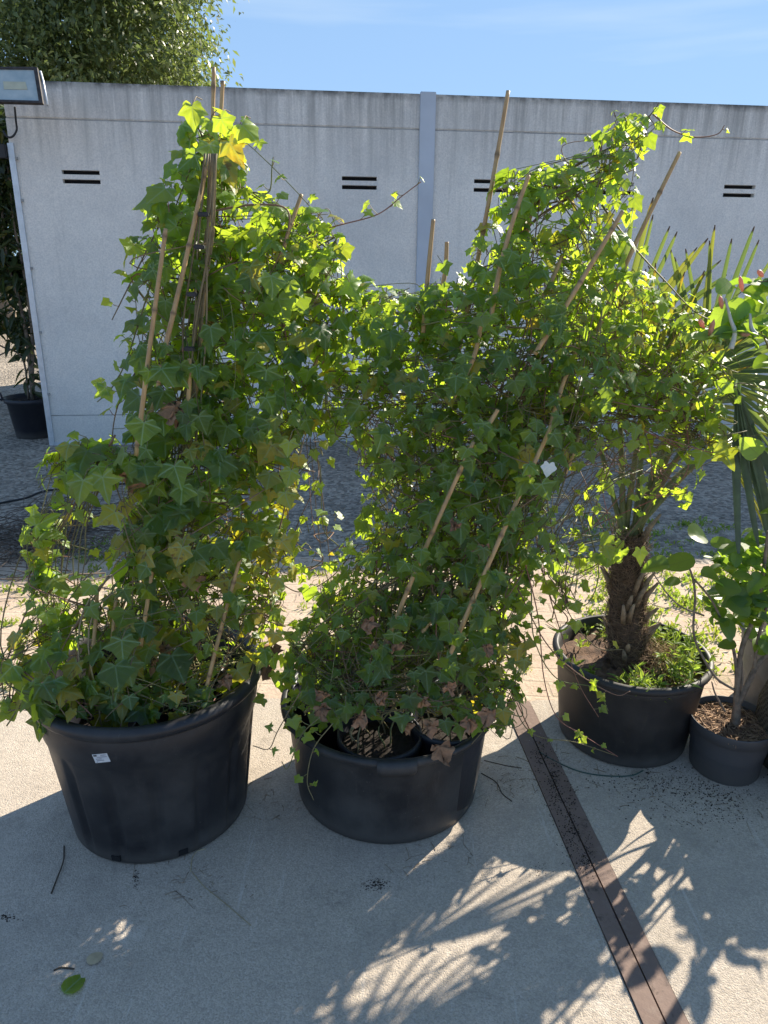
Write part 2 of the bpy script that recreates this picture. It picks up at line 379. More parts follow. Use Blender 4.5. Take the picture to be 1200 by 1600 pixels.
def leaf_mat(name, dark, mid, young, trans, veins=True, tfac=.42, rough=.38, vein_c=(.28, .36, .20), spots=True, veinw=1.0):
    """tint r: dark->mid, g: yellowing, b: young"""
    m = M(name)
    at_ = m.n('ShaderNodeAttribute', attribute_name='tint'); sc = m.n('ShaderNodeSeparateColor'); m.l(at_.outputs['Color'], sc.inputs[0])
    r, g, b = sc.outputs[0], sc.outputs[1], sc.outputs[2]
    uv = m.n('ShaderNodeUVMap').outputs[0]; o = m.obj(); sx = m.n('ShaderNodeSeparateXYZ'); m.l(uv, sx.inputs[0]); x, y = sx.outputs[0], sx.outputs[1]
    c = m.mix(r, dark, mid); c = m.mix(m.ramp(m.noise(7, 2, o), [(.42, 0), (.62, .6)]), c, (mid[0] * 1.35, mid[1] * 1.0, mid[2] * .7)); c = m.mix(b, c, young)
    nz = m.noise(55, 4, o, .7)
    c = m.mix(m.ramp(nz, [(.3, .35), (.65, 0)]), c, tuple(v * .5 for v in dark))
    yel = m.math('MULTIPLY', g, m.ramp(m.noise(30, 4, o), [(.35, .55), (.6, 1)]), clamp=True)
    tr = m.mix(r, trans, tuple(v * 1.15 for v in trans)); tr = m.mix(b, tr, (trans[0] * 1.45, trans[1] * 1.25, trans[2] * 1.2))
    c = m.mix(yel, c, (.42, .33, .05)); tr = m.mix(yel, tr, (.75, .50, .03))
    if spots:
        br = m.math('MULTIPLY', m.ramp(m.noise(38, 3, o), [(.60, 0), (.68, 1)]), m.math('MULTIPLY_ADD', g, .85, .05, clamp=True))
        c = m.mix(br, c, (.13, .06, .025)); tr = m.mix(br, tr, (.25, .10, .02))
    if veins:
        ax = m.math('ABSOLUTE', x); ds = []
        for ang in (90, 17.5, -27):
            a = math.radians(ang)
            d = m.math('ABSOLUTE', m.math('SUBTRACT', m.math('MULTIPLY', ax, math.sin(a)), m.math('MULTIPLY', y, math.cos(a))))
            f = m.math('ADD', m.math('MULTIPLY', ax, math.cos(a)), m.math('MULTIPLY', y, math.sin(a)))
            ds.append(m.math('ADD', d, m.math('MULTIPLY', m.math('LESS_THAN', f, 0), 1)))
        # side veins leave the midrib
        s2 = m.math('ABSOLUTE', m.math('SUBTRACT', m.math('FRACT', m.math('MULTIPLY', m.math('SUBTRACT', y, m.math('MULTIPLY', ax, .75)), 3.4)), .5))
        dm = m.math('MINIMUM', m.math('MINIMUM', ds[0], ds[1]), ds[2])
        vm1 = m.ramp(dm, [(.010 * veinw, 1), (.036 * veinw, 0)])
        vm2 = m.ramp(s2, [(.03, .35), (.10, 0)])
        vm_ = m.math('MAXIMUM', vm1, vm2)
        c = m.mix(m.math('MULTIPLY', vm_, m.math('MULTIPLY_ADD', r, .45, .38)), c, vein_c); tr = m.mix(m.math('MULTIPLY', vm_, .5), tr, (trans[0] * .7, trans[1] * .6, trans[2]))
    geo = m.n('ShaderNodeNewGeometry'); c = m.mix(m.math('MULTIPLY', geo.outputs['Backfacing'], .45), c, tuple(min(1, v * 2.0 + .02) for v in mid))
    m.col(c); m.rough(rough, .5)
    tb = m.n('ShaderNodeBsdfTranslucent'); m.l(tr, tb.inputs[0])
    ms = m.n('ShaderNodeMixShader'); ms.inputs[0].default_value = tfac
    m.l(m.b.outputs[0], ms.inputs[1]); m.l(tb.outputs[0], ms.inputs[2]); m.l(ms.outputs[0], m.out.inputs[0])
    bp = m.bump(m.math('ADD', nz, m.noise(300, 2, o)), .12, .002); m.l(bp, tb.inputs['Normal'])
    return m.m
MAT['ivy'] = leaf_mat('ivy_leaf', (.009, .029, .020), (.040, .088, .028), (.15, .28, .045), (.62, .88, .045), tfac=.45, vein_c=(.27, .40, .22), veinw=1.15, rough=.44)
MAT['dead'] = plain('withered_leaf', (.26, .14, .075), .85, .45, 40, .5)
MAT['round'] = leaf_mat('round_leaf', (.030, .070, .025), (.060, .120, .032), (.12, .22, .05), (.50, .80, .06), True, .35, .45, (.09, .15, .05), False, .6)
MAT['tree'] = leaf_mat('tree_leaf', (.06, .09, .042), (.11, .15, .06), (.20, .24, .11), (.26, .34, .07), False, .35, .42, spots=False)
MAT['darkleaf'] = leaf_mat('dark_shrub_leaf', (.018, .032, .012), (.035, .055, .018), (.08, .10, .03), (.12, .18, .03), False, .25, .4, spots=False)
MAT['weed'] = leaf_mat('weed_leaf', (.06, .13, .03), (.10, .20, .04), (.18, .30, .06), (.35, .55, .06), False, .4, .55, spots=False)

def stem_mat():
    m = M('ivy_stem'); at_ = m.n('ShaderNodeAttribute', attribute_name='tint'); sc = m.n('ShaderNodeSeparateColor'); m.l(at_.outputs['Color'], sc.inputs[0])
    c = m.mix(sc.outputs[0], (.16, .20, .06), (.13, .085, .055)); c = m.mix(sc.outputs[1], c, (.38, .30, .18)); c = m.mix(sc.outputs[2], c, (.30, .12, .10))
    m.col(m.mix(m.ramp(m.noise(40, 4, m.obj()), [(.35, .35), (.65, 0)]), c, (.05, .04, .025))); m.rough(.6, .3); return m.m
MAT['stem'] = stem_mat()
def cane_mat():
    m = M('bamboo_cane'); o = m.obj(); at_ = m.n('ShaderNodeAttribute', attribute_name='tint'); sc = m.n('ShaderNodeSeparateColor'); m.l(at_.outputs['Color'], sc.inputs[0])
    mp2 = m.n('ShaderNodeMapping'); mp2.inputs['Scale'].default_value = (60, 60, 4); m.l(o, mp2.inputs[0])
    c = m.mix(m.ramp(m.noise(1.5, 5, mp2.outputs[0]), [(.35, 0), (.7, 1)]), (.36, .22, .10), (.52, .35, .17))
    c = m.mix(m.ramp(m.noise(16, 5, o), [(.55, 0), (.75, .5)]), c, (.20, .15, .10)); c = m.mix(sc.outputs[0], c, (.17, .11, .06))
    m.col(c); m.rough(.5, .4); m.bump(m.noise(1.5, 5, mp2.outputs[0]), .2, .002); return m.m
MAT['cane'] = cane_mat()
MAT['bark'] = plain('grey_bark', (.19, .145, .105), .85, .45, 45, .7)
MAT['black'] = plain('black_rubber', (.02, .02, .022), .6)
MAT['wire'] = plain('green_wire', (.05, .09, .07), .6)

# ================================================================== GROUND
def sheet(name, poly, z, mat):
    me = bpy.data.meshes.new(name); me.from_pydata([(x, y, z) for x, y in poly], [], [tuple(range(len(poly)))]); o = link(name, me, mat); o['kind'] = 'structure'; return o
sheet('ground', [(-300, -40), (300, -40), (300, 500), (-300, 500)], 0, MAT['asphalt'])
def wavy(x0, x1, y, amp, n, seed):
    r = random.Random(seed); return [(x0 + (x1 - x0) * i / n, y + r.uniform(-amp, amp)) for i in range(n + 1)]
sheet('pavement', [(-7, 2.40)] + [(9, 2.40)] + wavy(9, -7, 3.82, .05, 60, 3), .004, MAT['paver'])
SX0, SX1 = gp(810, 1156).x, gp(1002, 1600).x; SY0, SY1 = gp(810, 1156).y, gp(1002, 1600).y
ang = math.atan2(SX1 - SX0, SY0 - SY1)
def sxat(y): return SX0 + (SX1 - SX0) * (SY0 - y) / (SY0 - SY1)
ye = 2.43; yb = -3
sheet('concrete_slab', [(-7, yb), (sxat(yb) - .002, yb), (sxat(ye) - .002, ye)] + wavy(sxat(ye) - .03, -7, ye, .006, 40, 5), .008, MAT['concrete'])
sheet('concrete_slab', [(sxat(yb) + .104, yb), (9, yb)] + wavy(9, sxat(ye) + .13, ye + .01, .006, 40, 6) + [(sxat(ye) + .104, ye)], .008, MAT['concrete'])
dr = empty('drain_channel', (sxat(1.7) + .05, 1.7, .01)); tag(dr, 'narrow channel of two rusty brown steel rails set in the concrete', 'drain channel')
for k, (a, b, zt) in enumerate(((0, .048, .0125), (.0535, .102, .0105))):
    N = 60; V = []; F = []
    for i in range(N + 1):
        y = yb + (ye - yb) * i / N; x = sxat(y); j = rnd.uniform(-.0006, .0006)
        V += [(x + a, y, -.02), (x + a + j, y, zt), (x + b + j, y, zt), (x + b, y, -.02)]
    for i in range(N):
        for q in range(3): F.append((i * 4 + q, i * 4 + q + 1, (i + 1) * 4 + q + 1, (i + 1) * 4 + q))
    link('rail', np_mesh('rail', V, F, smooth=False), MAT['rail'], dr)

# ================================================================== BUILDING
YAW = .1107; X0, Y0 = -2.9991, 6.4415; WT = 2.896
def wl(s, d, z): return (X0 + s * math.cos(YAW) - d * math.sin(YAW), Y0 + s * math.sin(YAW) + d * math.cos(YAW), z)   # along, behind, up
def wall_boxes(name, lst, mat, parent, bev=0):
    o = boxes(name, [(X0 + a, X0 + b, Y0 + c, Y0 + d, e, f) for a, b, c, d, e, f in lst], mat, parent, bev, YAW, (X0, Y0)); return o
bl = empty('prefabricated_building', (X0, Y0, 0)); tag(bl, 'long low white prefabricated concrete building with slotted air vents', 'building')
LW, DP = 16.5, 4.6

POST_S = [3.279 - .0, 3.279 + 6.77]      # left edge of each cover strip
# front wall with real slots: build it as bands between the vents
vs = [.5232 + 1.1289 * k for k in range(14)]; vw = .1474
ZV = 2.216; ZA, ZB, ZC, ZD = ZV - .050, ZV - .018, ZV + .018, ZV + .050
TH = .12
lst = [(0, LW, 0, TH, .2725, ZA), (0, LW, 0, TH, ZB, ZC), (0, LW, 0, TH, ZD, 2.626)]
edges = [0] + [e for v in vs for e in (v - vw, v + vw)] + [LW]
for a, b in zip(edges[0::2], edges[1::2]):
    lst += [(a, b, .0, TH, ZA, ZB), (a, b, .0, TH, ZC, ZD)]
# butt the pieces: tiny overlap avoided by exact shared heights
wall_boxes('wall', lst, MAT['wall'], bl)
wall_boxes('wall', [(0, LW, 0, TH, 2.637, WT)], MAT['wall'], bl, .006)
wall_boxes('plinth', [(-.002, LW, -.004, TH, .03, .264)], MAT['wall'], bl)
wall_boxes('joint_line', [(.002, LW - .002, .006, TH - .01, 2.626, 2.637), (.002, LW - .002, .006, TH - .01, .264, .2725)], MAT['joint'], bl)
wall_boxes('side_wall', [(0, TH, TH, DP, .03, WT - .02)], MAT['wall'], bl); wall_boxes('side_wall', [(LW - TH, LW, TH, DP, .03, WT - .02)], MAT['wall'], bl)
wall_boxes('back_wall', [(0, LW, DP, DP + TH, .03, WT - .02)], MAT['wall'], bl)
wall_boxes('roof', [(TH, LW - TH, TH, DP, WT - .16, WT - .06)], MAT['roof'], bl)
for v in vs[:7]:
    wall_boxes('vent', [(v - vw, v + vw, .055, TH - .004, ZA, ZB), (v - vw, v + vw, .055, TH - .004, ZC, ZD)], MAT['slot'], bl)
for p in POST_S:
    wall_boxes('cover_strip', [(p, p + .13, -.028, -.001, .02, WT + .012)], MAT['strip'], bl, .004)
wall_boxes('base_rail', [(.03, LW, -.016, .02, 0, .03)], MAT['alu'], bl)
# corner trim: angle profile with fixing screws
wall_boxes('corner_trim', [(-.012, .030, -.012, -.001, 0, 2.45), (-.012, -.002, -.001, .05, 0, 2.45), (.030, .036, -.020, -.001, 0, 2.45)], MAT['alu'], bl)
for z in (.45, .98, 1.5, 2.02, 2.33): wall_boxes('screw', [(.034, .052, -.02, -.002, z, z + .02)], MAT['joint'], bl)

# floodlight on the top left corner
fl = empty('floodlight', wl(-.05, -.12, 2.8)); tag(fl, 'weathered black floodlight with clouded glass at the top corner of the white wall', 'floodlight')
def quadbox(name, front, back, mat, parent, bev=.004):
    """front/back: 4 corner lists -> hexahedron"""
    import bmesh
    bm = bmesh.new(); a = [bm.verts.new(p) for p in front]; b = [bm.verts.new(p) for p in back]
    bm.faces.new(a); bm.faces.new(b[::-1])
    for i in range(4): bm.faces.new((a[i], b[i], b[(i + 1) % 4], a[(i + 1) % 4]))
    bmesh.ops.recalc_face_normals(bm, faces=bm.faces[:])
    if bev: bmesh.ops.bevel(bm, geom=bm.edges[:], offset=bev, segments=2, affect='EDGES')
    me = bpy.data.meshes.new(name); bm.to_mesh(me); bm.free(); return link(name, me, mat, parent)
FYt, FYb = 6.12, 5.98          # the glass leans forward at its lower edge
tl, tr_, brr, bl_ = at(-34, 106, FYt), at(58, 107, FYt), at(67, 162, FYb), at(-38, 159, FYb)
cen = (tl + tr_ + brr + bl_) / 4
nrm = (tr_ - tl).cross(bl_ - tl).normalized()
if nrm.y > 0: nrm = -nrm
def off(pts, k, d): return [cen + (p - cen) * k + nrm * d for p in pts]
fr = [tl, tr_, brr, bl_]
quadbox('housing', off(fr, 1.0, -.012), [p + Vector((0, 0, .055)) for p in off(fr, .62, -.17)], MAT['black'], fl, .008)
# frame around the glass
import bmesh
bm = bmesh.new()
for i in range(4):
    p = off(fr, 1.02, .012); q = off(fr, .90, .012); p2 = off(fr, 1.02, -.012); q2 = off(fr, .90, -.012); j = (i + 1) % 4
    vv = [bm.verts.new(x) for x in (p[i], p[j], q[j], q[i], p2[i], p2[j], q2[j], q2[i])]
    for f in ((0, 1, 2, 3), (0, 4, 5, 1), (3, 2, 6, 7)): bm.faces.new([vv[x] for x in f])
bmesh.ops.recalc_face_normals(bm, faces=bm.faces[:]); me = bpy.data.meshes.new('frame'); bm.to_mesh(me); bm.free()
link('frame', me, plain('rusty_frame', (.045, .035, .03), .7, .6, 30, .5), fl)
gm = M('clouded_glass'); gm.col(gm.mix(gm.ramp(gm.noise(9, 5, gm.obj()), [(.3, 0), (.7, 1)]), (.30, .37, .38), (.46, .50, .48))); gm.rough(.18, .6)
quadbox('glass', off(fr, .905, .002), off(fr, .905, -.008), gm.m, fl, 0)
q = off(fr, 1, .0045)
def fp(u, v, d=.0045):
    a = fr[0].lerp(fr[1], u); b = fr[3].lerp(fr[2], u); return cen + (a.lerp(b, v) - cen) + nrm * d
quadbox('reflector', [fp(.42, .40), fp(.78, .40), fp(.80, .62), fp(.43, .62)], [fp(.42, .40, .003), fp(.78, .40, .003), fp(.80, .62, .003), fp(.43, .62, .003)], plain('lamp_tube_seen_through_glass', (.50, .47, .33), .5, .1), fl, 0)
tb = Tubes(); tb.add([fp(1.03, .02, -.02), fp(1.04, .3, -.03), fp(1.045, .96, -.03)], .009, 6); tb.build('side_clip', MAT['alu'], fl)
wall_boxes('bracket', [(-.26, -.02, -.045, .03, 2.34, 2.44), (-.16, -.10, .0, .03, 2.44, 2.7)], MAT['black'], fl, .005)
tb = Tubes(); tb.add(catmull([at(23, 168, 6.2), at(25, 190, 6.35), at(26, 203, 6.38), at(20, 213, 6.38), at(12, 214, 6.38), at(5, 205, 6.40)]), .008, 6); tb.build('cable', MAT['black'], fl)

# ================================================================== POTS
GZ = .008
def rolled(R, h, lip, t=.008):
    a = []
    for k in range(9):
        q = -PI / 2 + PI * k / 8 * 1.15
        a.append((R - lip + lip * math.cos(q) , h - lip + lip * math.sin(q)))
    return a
def tub(name, c, h, R, rb, mat, parent, lip=.018, band=None, flute=0, depth=.09, n=96):
    base = [(.001, .0), (rb * .96, .0), (rb, .006)]
    zz = [.03, .08, .15, .22, .28, .34, .40, .46]
    body = [(rb + (R * .945 - rb) * (z / h), z) for z in zz if z < (band[0] - .02 if band else h - 2.6 * lip)]
    if band:
        z0, e = band; rr = rb + (R * .945 - rb) * (z0 / h)
        body += [(rr, z0 - .004), (rr + e, z0 + .006), (R * .945 + e * .6, h - 2.3 * lip)]
    else: body += [(R * .955, h - 2.2 * lip)]
    lipc = rolled(R, h, lip)
    inner = [(R - 2 * lip, h - .03), (rb * .95 + (R - 2 * lip - rb * .95) * (1 - depth * 2 / h), h - depth * 2), (rb * .93, .03), (.001, .03)]
    rf = None
    if flute:
        def rf(r, z, a):
            if z < (band[0] - .01 if band else h * .7) and z > .012 and r > rb * .9:
                s = math.cos(a * flute + .4); g = max(0, s - .55) / .45
                return r - .011 * g * min(1, z / .05)
            return r
    o = lathe(name, base + body + lipc + inner, mat, parent, (c[0], c[1], GZ), n, rf); return o
def soil(c, R, z, mat, parent, name='soil', amp=.012):
    V = [(c[0], c[1], z)]; F = []; n = 40; rings = 9
    for i in range(1, rings + 1):
        for k in range(n):
            a = 2 * PI * k / n; V.append((c[0] + R * i / rings * math.cos(a), c[1] + R * i / rings * math.sin(a), z + rnd.uniform(-amp, amp)))
    for k in range(n): F.append((0, 1 + k, 1 + (k + 1) % n, 0))
    F3 = [(0, 1 + k, 1 + (k + 1) % n) for k in range(n)]
    for i in range(rings - 1):
        for k in range(n):
            a, b, c2, d = 1 + i * n + k, 1 + i * n + (k + 1) % n, 1 + (i + 1) * n + (k + 1) % n, 1 + (i + 1) * n + k; F3 += [(a, d, c2), (a, c2, b)]
    return link(name, np_mesh(name, V, F3), mat, parent)

T1 = (-.676, 1.865); T2 = (.019, 1.975); T3 = (.861, 2.256); TG = (1.147, 2.063)
t1 = empty('large_tub', (T1[0], T1[1], GZ)); tag(t1, 'large black tub with fluted sides and a small white sticker, leftmost on the concrete', 'tub')
tub('body', T1, .482, .328, .257, MAT['tub'], t1, .019, (.345, .006), 15, .1, 240)
for dx in (-.28, 1.02):  # drain holes: near-black blocks stand for the dark inside
    a = -PI / 2 + dx * .55 - .06
    c = Vector((T1[0] + .2565 * math.cos(a), T1[1] + .2565 * math.sin(a), GZ)); t = Vector((-math.sin(a), math.cos(a), 0)); nn = Vector((math.cos(a), math.sin(a), 0))
    quadbox('drain_hole', [c - t * .013 + nn * .004 + Vector((0, 0, .012)), c + t * .013 + nn * .004 + Vector((0, 0, .012)), c + t * .013 + nn * .006 + Vector((0, 0, .030)), c - t * .013 + nn * .006 + Vector((0, 0, .030))],
            [c - t * .013 - nn * .01 + Vector((0, 0, .012)), c + t * .013 - nn * .01 + Vector((0, 0, .012)), c + t * .013 - nn * .01 + Vector((0, 0, .030)), c - t * .013 - nn * .01 + Vector((0, 0, .030))], MAT['slot'], t1, 0)
# sticker on the band
def on_tub(px, py, extra=.0015):
    """point of the tub 1 band seen at a photo pixel"""
    r = ray(px, py); best = None
    for i in range(4000):
        t = 1.2 + i * .0003; p = Vector((r.x * t, r.y * t, CH + r.z * t)); z = p.z - GZ
        rr = .257 + (.328 * .945 - .257) * (z / .482) + .0065 + extra
        if math.hypot(p.x - T1[0], p.y - T1[1]) <= rr: return p
    return p
def patch(name, cs, mat, parent, extra, n=6):
    V = []; F = []
    for j in range(n + 1):
        for i in range(n + 1):
            u, v = i / n, j / n
            x = (cs[0][0] * (1 - u) + cs[1][0] * u) * (1 - v) + (cs[3][0] * (1 - u) + cs[2][0] * u) * v
            y = (cs[0][1] * (1 - u) + cs[1][1] * u) * (1 - v) + (cs[3][1] * (1 - u) + cs[2][1] * u) * v
            V.append(on_tub(x, y, extra))
    for j in range(n):
        for i in range(n): a = j * (n + 1) + i; F.append((a, a + 1, a + n + 2, a + n + 1))
    return link(name, np_mesh(name, [tuple(v) for v in V], F), mat, parent)
ST = [(143.5, 1179), (167, 1177), (173, 1190), (149.5, 1192.5)]
stk = patch('sticker', ST, plain('paper_label', (.62, .64, .66), .5, .05), t1, .0015)
def su(u, v): a = (ST[0][0] + (ST[1][0] - ST[0][0]) * u, ST[0][1] + (ST[1][1] - ST[0][1]) * u); b = (ST[3][0] + (ST[2][0] - ST[3][0]) * u, ST[3][1] + (ST[2][1] - ST[3][1]) * u); return (a[0] + (b[0] - a[0]) * v, a[1] + (b[1] - a[1]) * v)
ink = plain('label_ink', (.03, .03, .035), .6, .1); inkg = plain('label_grey_ink', (.30, .30, .34), .6, .1)
patch('printed_bar', [su(.05, .10), su(.27, .10), su(.27, .26), su(.05, .26)], ink, t1, .0024, 2)
for (u0, u1, v0) in ((.50, .88, .14), (.25, .90, .34), (.12, .50, .54), (.14, .62, .72), (.08, .16, .88)):
    patch('printed_line', [su(u0, v0), su(u1, v0), su(u1, v0 + .07), su(u0, v0 + .07)], inkg, t1, .0024, 2)

t2 = empty('wide_tub', (T2[0], T2[1], GZ)); tag(t2, 'wide low black tub with smooth sides and a moulded grip in its rim', 'tub')
tub('body', T2, .321, .332, .285, MAT['tubB'], t2, .013, None, 0, .1)
ga = math.radians(-86)
V = []; F = []
for i in range(17):
    a = ga - .16 + .32 * i / 16; e = min(1, min(i, 16 - i) / 1.5)
    for rr, zz in ((.322, .322), (.3355 + .006 * e, .3235), (.341 + .004 * e, .300), (.337 + .002 * e, .288 - .008 * e), (.318, .286)):
        V.append((T2[0] + rr * math.cos(a), T2[1] + rr * math.sin(a), GZ + zz))
for i in range(16):
    for k in range(4): F.append((i * 5 + k, i * 5 + k + 1, i * 5 + k + 6, i * 5 + k + 5))
link('grip', np_mesh('grip', V, F), MAT['tubB'], t2)

def small_pot(c, R, z0, h, lean, lab):
    e = empty('nursery_pot', (c[0], c[1], z0)); tag(e, lab, 'plant pot', 'nursery pots standing inside the big tubs')
    pr = [(.001, 0), (R * .76, 0), (R * .96, h - .03), (R * .965, h - .028), (R, h - .026), (R, h), (R - .006, h + .001), (R - .009, h - .01), (R * .72, .02)]
    lathe('pot', pr, MAT['nursery'], e, (c[0], c[1], z0), 48)
    soil(c, R - .008, z0 + h - .04, MAT['soil'], e, 'soil', .003)
    return e
small_pot((T1[0] + .095, T1[1] + .05), .115, .17, .29, 0, 'nursery pot showing between ivy stems in the fluted left tub')
small_pot((T1[0] - .12, T1[1] - .10), .105, .10, .26, 0, 'nursery pot buried under spotted ivy leaves at the front of the fluted left tub')
small_pot((T2[0] - .185, T2[1] + .02), .115, .065, .275, 0, 'nursery pot at the left side of the wide middle tub')
small_pot((T2[0] - .025, T2[1] - .185), .122, .058, .262, 0, 'nursery pot of dark soil at the front of the wide middle tub')
small_pot((T2[0] + .175, T2[1] - .125), .112, .062, .265, 0, 'nursery pot with withered leaves at the front right of the wide middle tub')
small_pot((T2[0] + .06, T2[1] + .16), .115, .05, .262, 0, 'nursery pot behind the others at the back of the wide middle tub')

# ================================================================== LEAF / VINE GENERATORS
def unit(v): return v / (v.length + 1e-9)
def rv(): return Vector((rnd.gauss(0, 1), rnd.gauss(0, 1), rnd.gauss(0, 1)))
class Blob:
    def __init__(s, px, py, rx, ry, Y=2.0, d=None, n=60, size=.055, yel=.06, young=.1, up=.5):
        s.c = at(px, py, Y); m = (s.c.y * cp - (s.c.z - CH) * sp) / CF
        s.r = Vector((rx * m, d if d else min(.24, .85 * rx * m + .03), ry * m)); s.n = n; s.size = size; s.yel = yel; s.young = young; s.up = up
    def pt(s, lo=.45, hi=1.05):
        u = unit(rv()); k = lo + (hi - lo) * rnd.random() ** .7
        return s.c + Vector((u.x * s.r.x, u.y * s.r.y, u.z * s.r.z)) * k, u
def blob_leaves(bl_, L, T, mul=1.0, petc=(.3, .1, 0)):
    for b in bl_:
        for _ in range(int(b.n * mul)):
            p, u = b.pt(); o = unit(Vector((u.x / b.r.x, u.y / b.r.y, u.z / b.r.z)) * b.r.x)
            n = unit(o * .75 + Vector((0, -.25, b.up)) + rv() * .33)
            t = unit(Vector((0, 0, -1)) + o * .45 + rv() * .35)
            sz = b.size / 1.5 * min(1.6, .87 * rnd.lognormvariate(0, .36))
            g = 0 if rnd.random() > b.yel * 2.2 else rnd.random() ** .7
            y = rnd.random() * b.young * 2 if rnd.random() < .7 else rnd.random() * .8 * min(1, b.young * 3)
            L.add(p, n, t, sz, (rnd.random() ** 1.4, g, y))
            q = p - o * sz * .9 + Vector((0, 0, -sz * .5)) + rv() * sz * .4
            mid = (p + q) / 2 + Vector((0, 0, sz * .25))
            T.add([p, mid, q], [.0011, .0012, .0014], 3, (rnd.random() * .5, rnd.random() * .4, rnd.random() ** 3), cap=False)
def vine(pts, T, L=None, r0=.0022, r1=.0012, size=.04, gap=.045, col=None, yel=.03, young=.4, start=.0, size_end=.6, m=8):
    cv = catmull(pts, m); n = len(cv)
    col = col or (rnd.random() * .9, rnd.random() * .35, rnd.random() ** 4)
    T.add(cv, np.linspace(r0, r1, n), 5, col)
    if L is None: return
    acc = 0; side = 1; tot = sum((cv[i + 1] - cv[i]).length for i in range(n - 1)); run = 0
    for i in range(n - 1):
        d = cv[i + 1] - cv[i]; acc += d.length; run += d.length
        if acc > gap and run / tot > start:
            acc = rnd.uniform(-.3, .3) * gap; side = -side; f = run / tot
            out_ = unit(Vector((side * rnd.uniform(.3, 1), rnd.uniform(-1, .3), rnd.uniform(.0, .9))))
            sz = size / 1.5 * (1 - (1 - size_end) * f) * rnd.uniform(.7, 1.25); pl = sz * rnd.uniform(.7, 1.4)
            p = cv[i] + out_ * pl
            T.add([cv[i], cv[i] + out_ * pl * .5 + Vector((0, 0, -.003)), p], .001, 3, (0, .3, rnd.random() ** 3), cap=False)
            nn = unit(Vector((0, -.4, .7)) + rv() * .45); tt = unit(out_ * .6 + Vector((0, 0, -.8)) + rv() * .3)
            L.add(p, nn, tt, sz, (rnd.random(), rnd.random() if rnd.random() < yel else 0, min(1, young * rnd.uniform(.3, 1.5) * (.5 + f))))
def wander(blobs, T, n, steps=(4, 8), r=(.0012, .0024), L=None, **kw):
    for _ in range(n):
        b = rnd.choice(blobs); pts = [b.pt(.2, .95)[0]]
        for _ in range(rnd.randint(*steps)):
            nb = [c for c in blobs if c is not b and (c.c - b.c).length < .34]
            if nb and rnd.random() < .55: b = rnd.choice(nb)
            pts.append(b.pt(.2, 1.0)[0] + Vector((0, 0, rnd.uniform(-.04, .04))))
        # order mostly by height so that vines climb
        if rnd.random() < .75: pts.sort(key=lambda p: p.z + rnd.uniform(-.08, .08))
        vine(pts, T, L, rnd.uniform(*r), r[0] * .8, m=6, **kw)
def cover(L, T, pts, n, size, young=.1):
    for p in pts:
        for _ in range(n):
            q = p + Vector((rnd.gauss(0, .022), rnd.uniform(-.035, -.012), rnd.gauss(-.005, .022))); sz = size / 1.5 * rnd.uniform(.7, 1.2)
            L.add(q, Vector((0, -.7, .6)) + rv() * .3, Vector((0, 0, -1)) + rv() * .35, sz, (rnd.random() ** 1.4, 0, rnd.random() * young)); T.add([q, q + Vector((rnd.gauss(0, .01), .02, .02))], .001, 3, (.3, .3, 0), cap=False)
def cane(a, b, parent, r=.0065, extra=0.0):
    a, b = Vector(a), Vector(b); d = b - a; a = a - d * extra; n = 60; pts = []; rad = []; node = rnd.uniform(.13, .2); ph = rnd.random() * node; L_ = (b - a).length
    bend = rv() * .005
    for i in range(n + 1):
        f = i / n; pts.append(a.lerp(b, f) + bend * math.sin(PI * f)); s = (f * L_ + ph) % node
        rad.append(r * (1 - .22 * f) * (1.32 if s < L_ / n else 1))
    T = Tubes(); T.add(pts, rad, 8, (0, 0, 0)); s0 = 0
    # darker ring at each node
    for i in range(n + 1):
        if rad[i] > r * (1 - .22 * i / n) * 1.1: T.t[0][i * 8:(i + 1) * 8, 0] = 1
    return T.build('cane', MAT['cane'], parent)

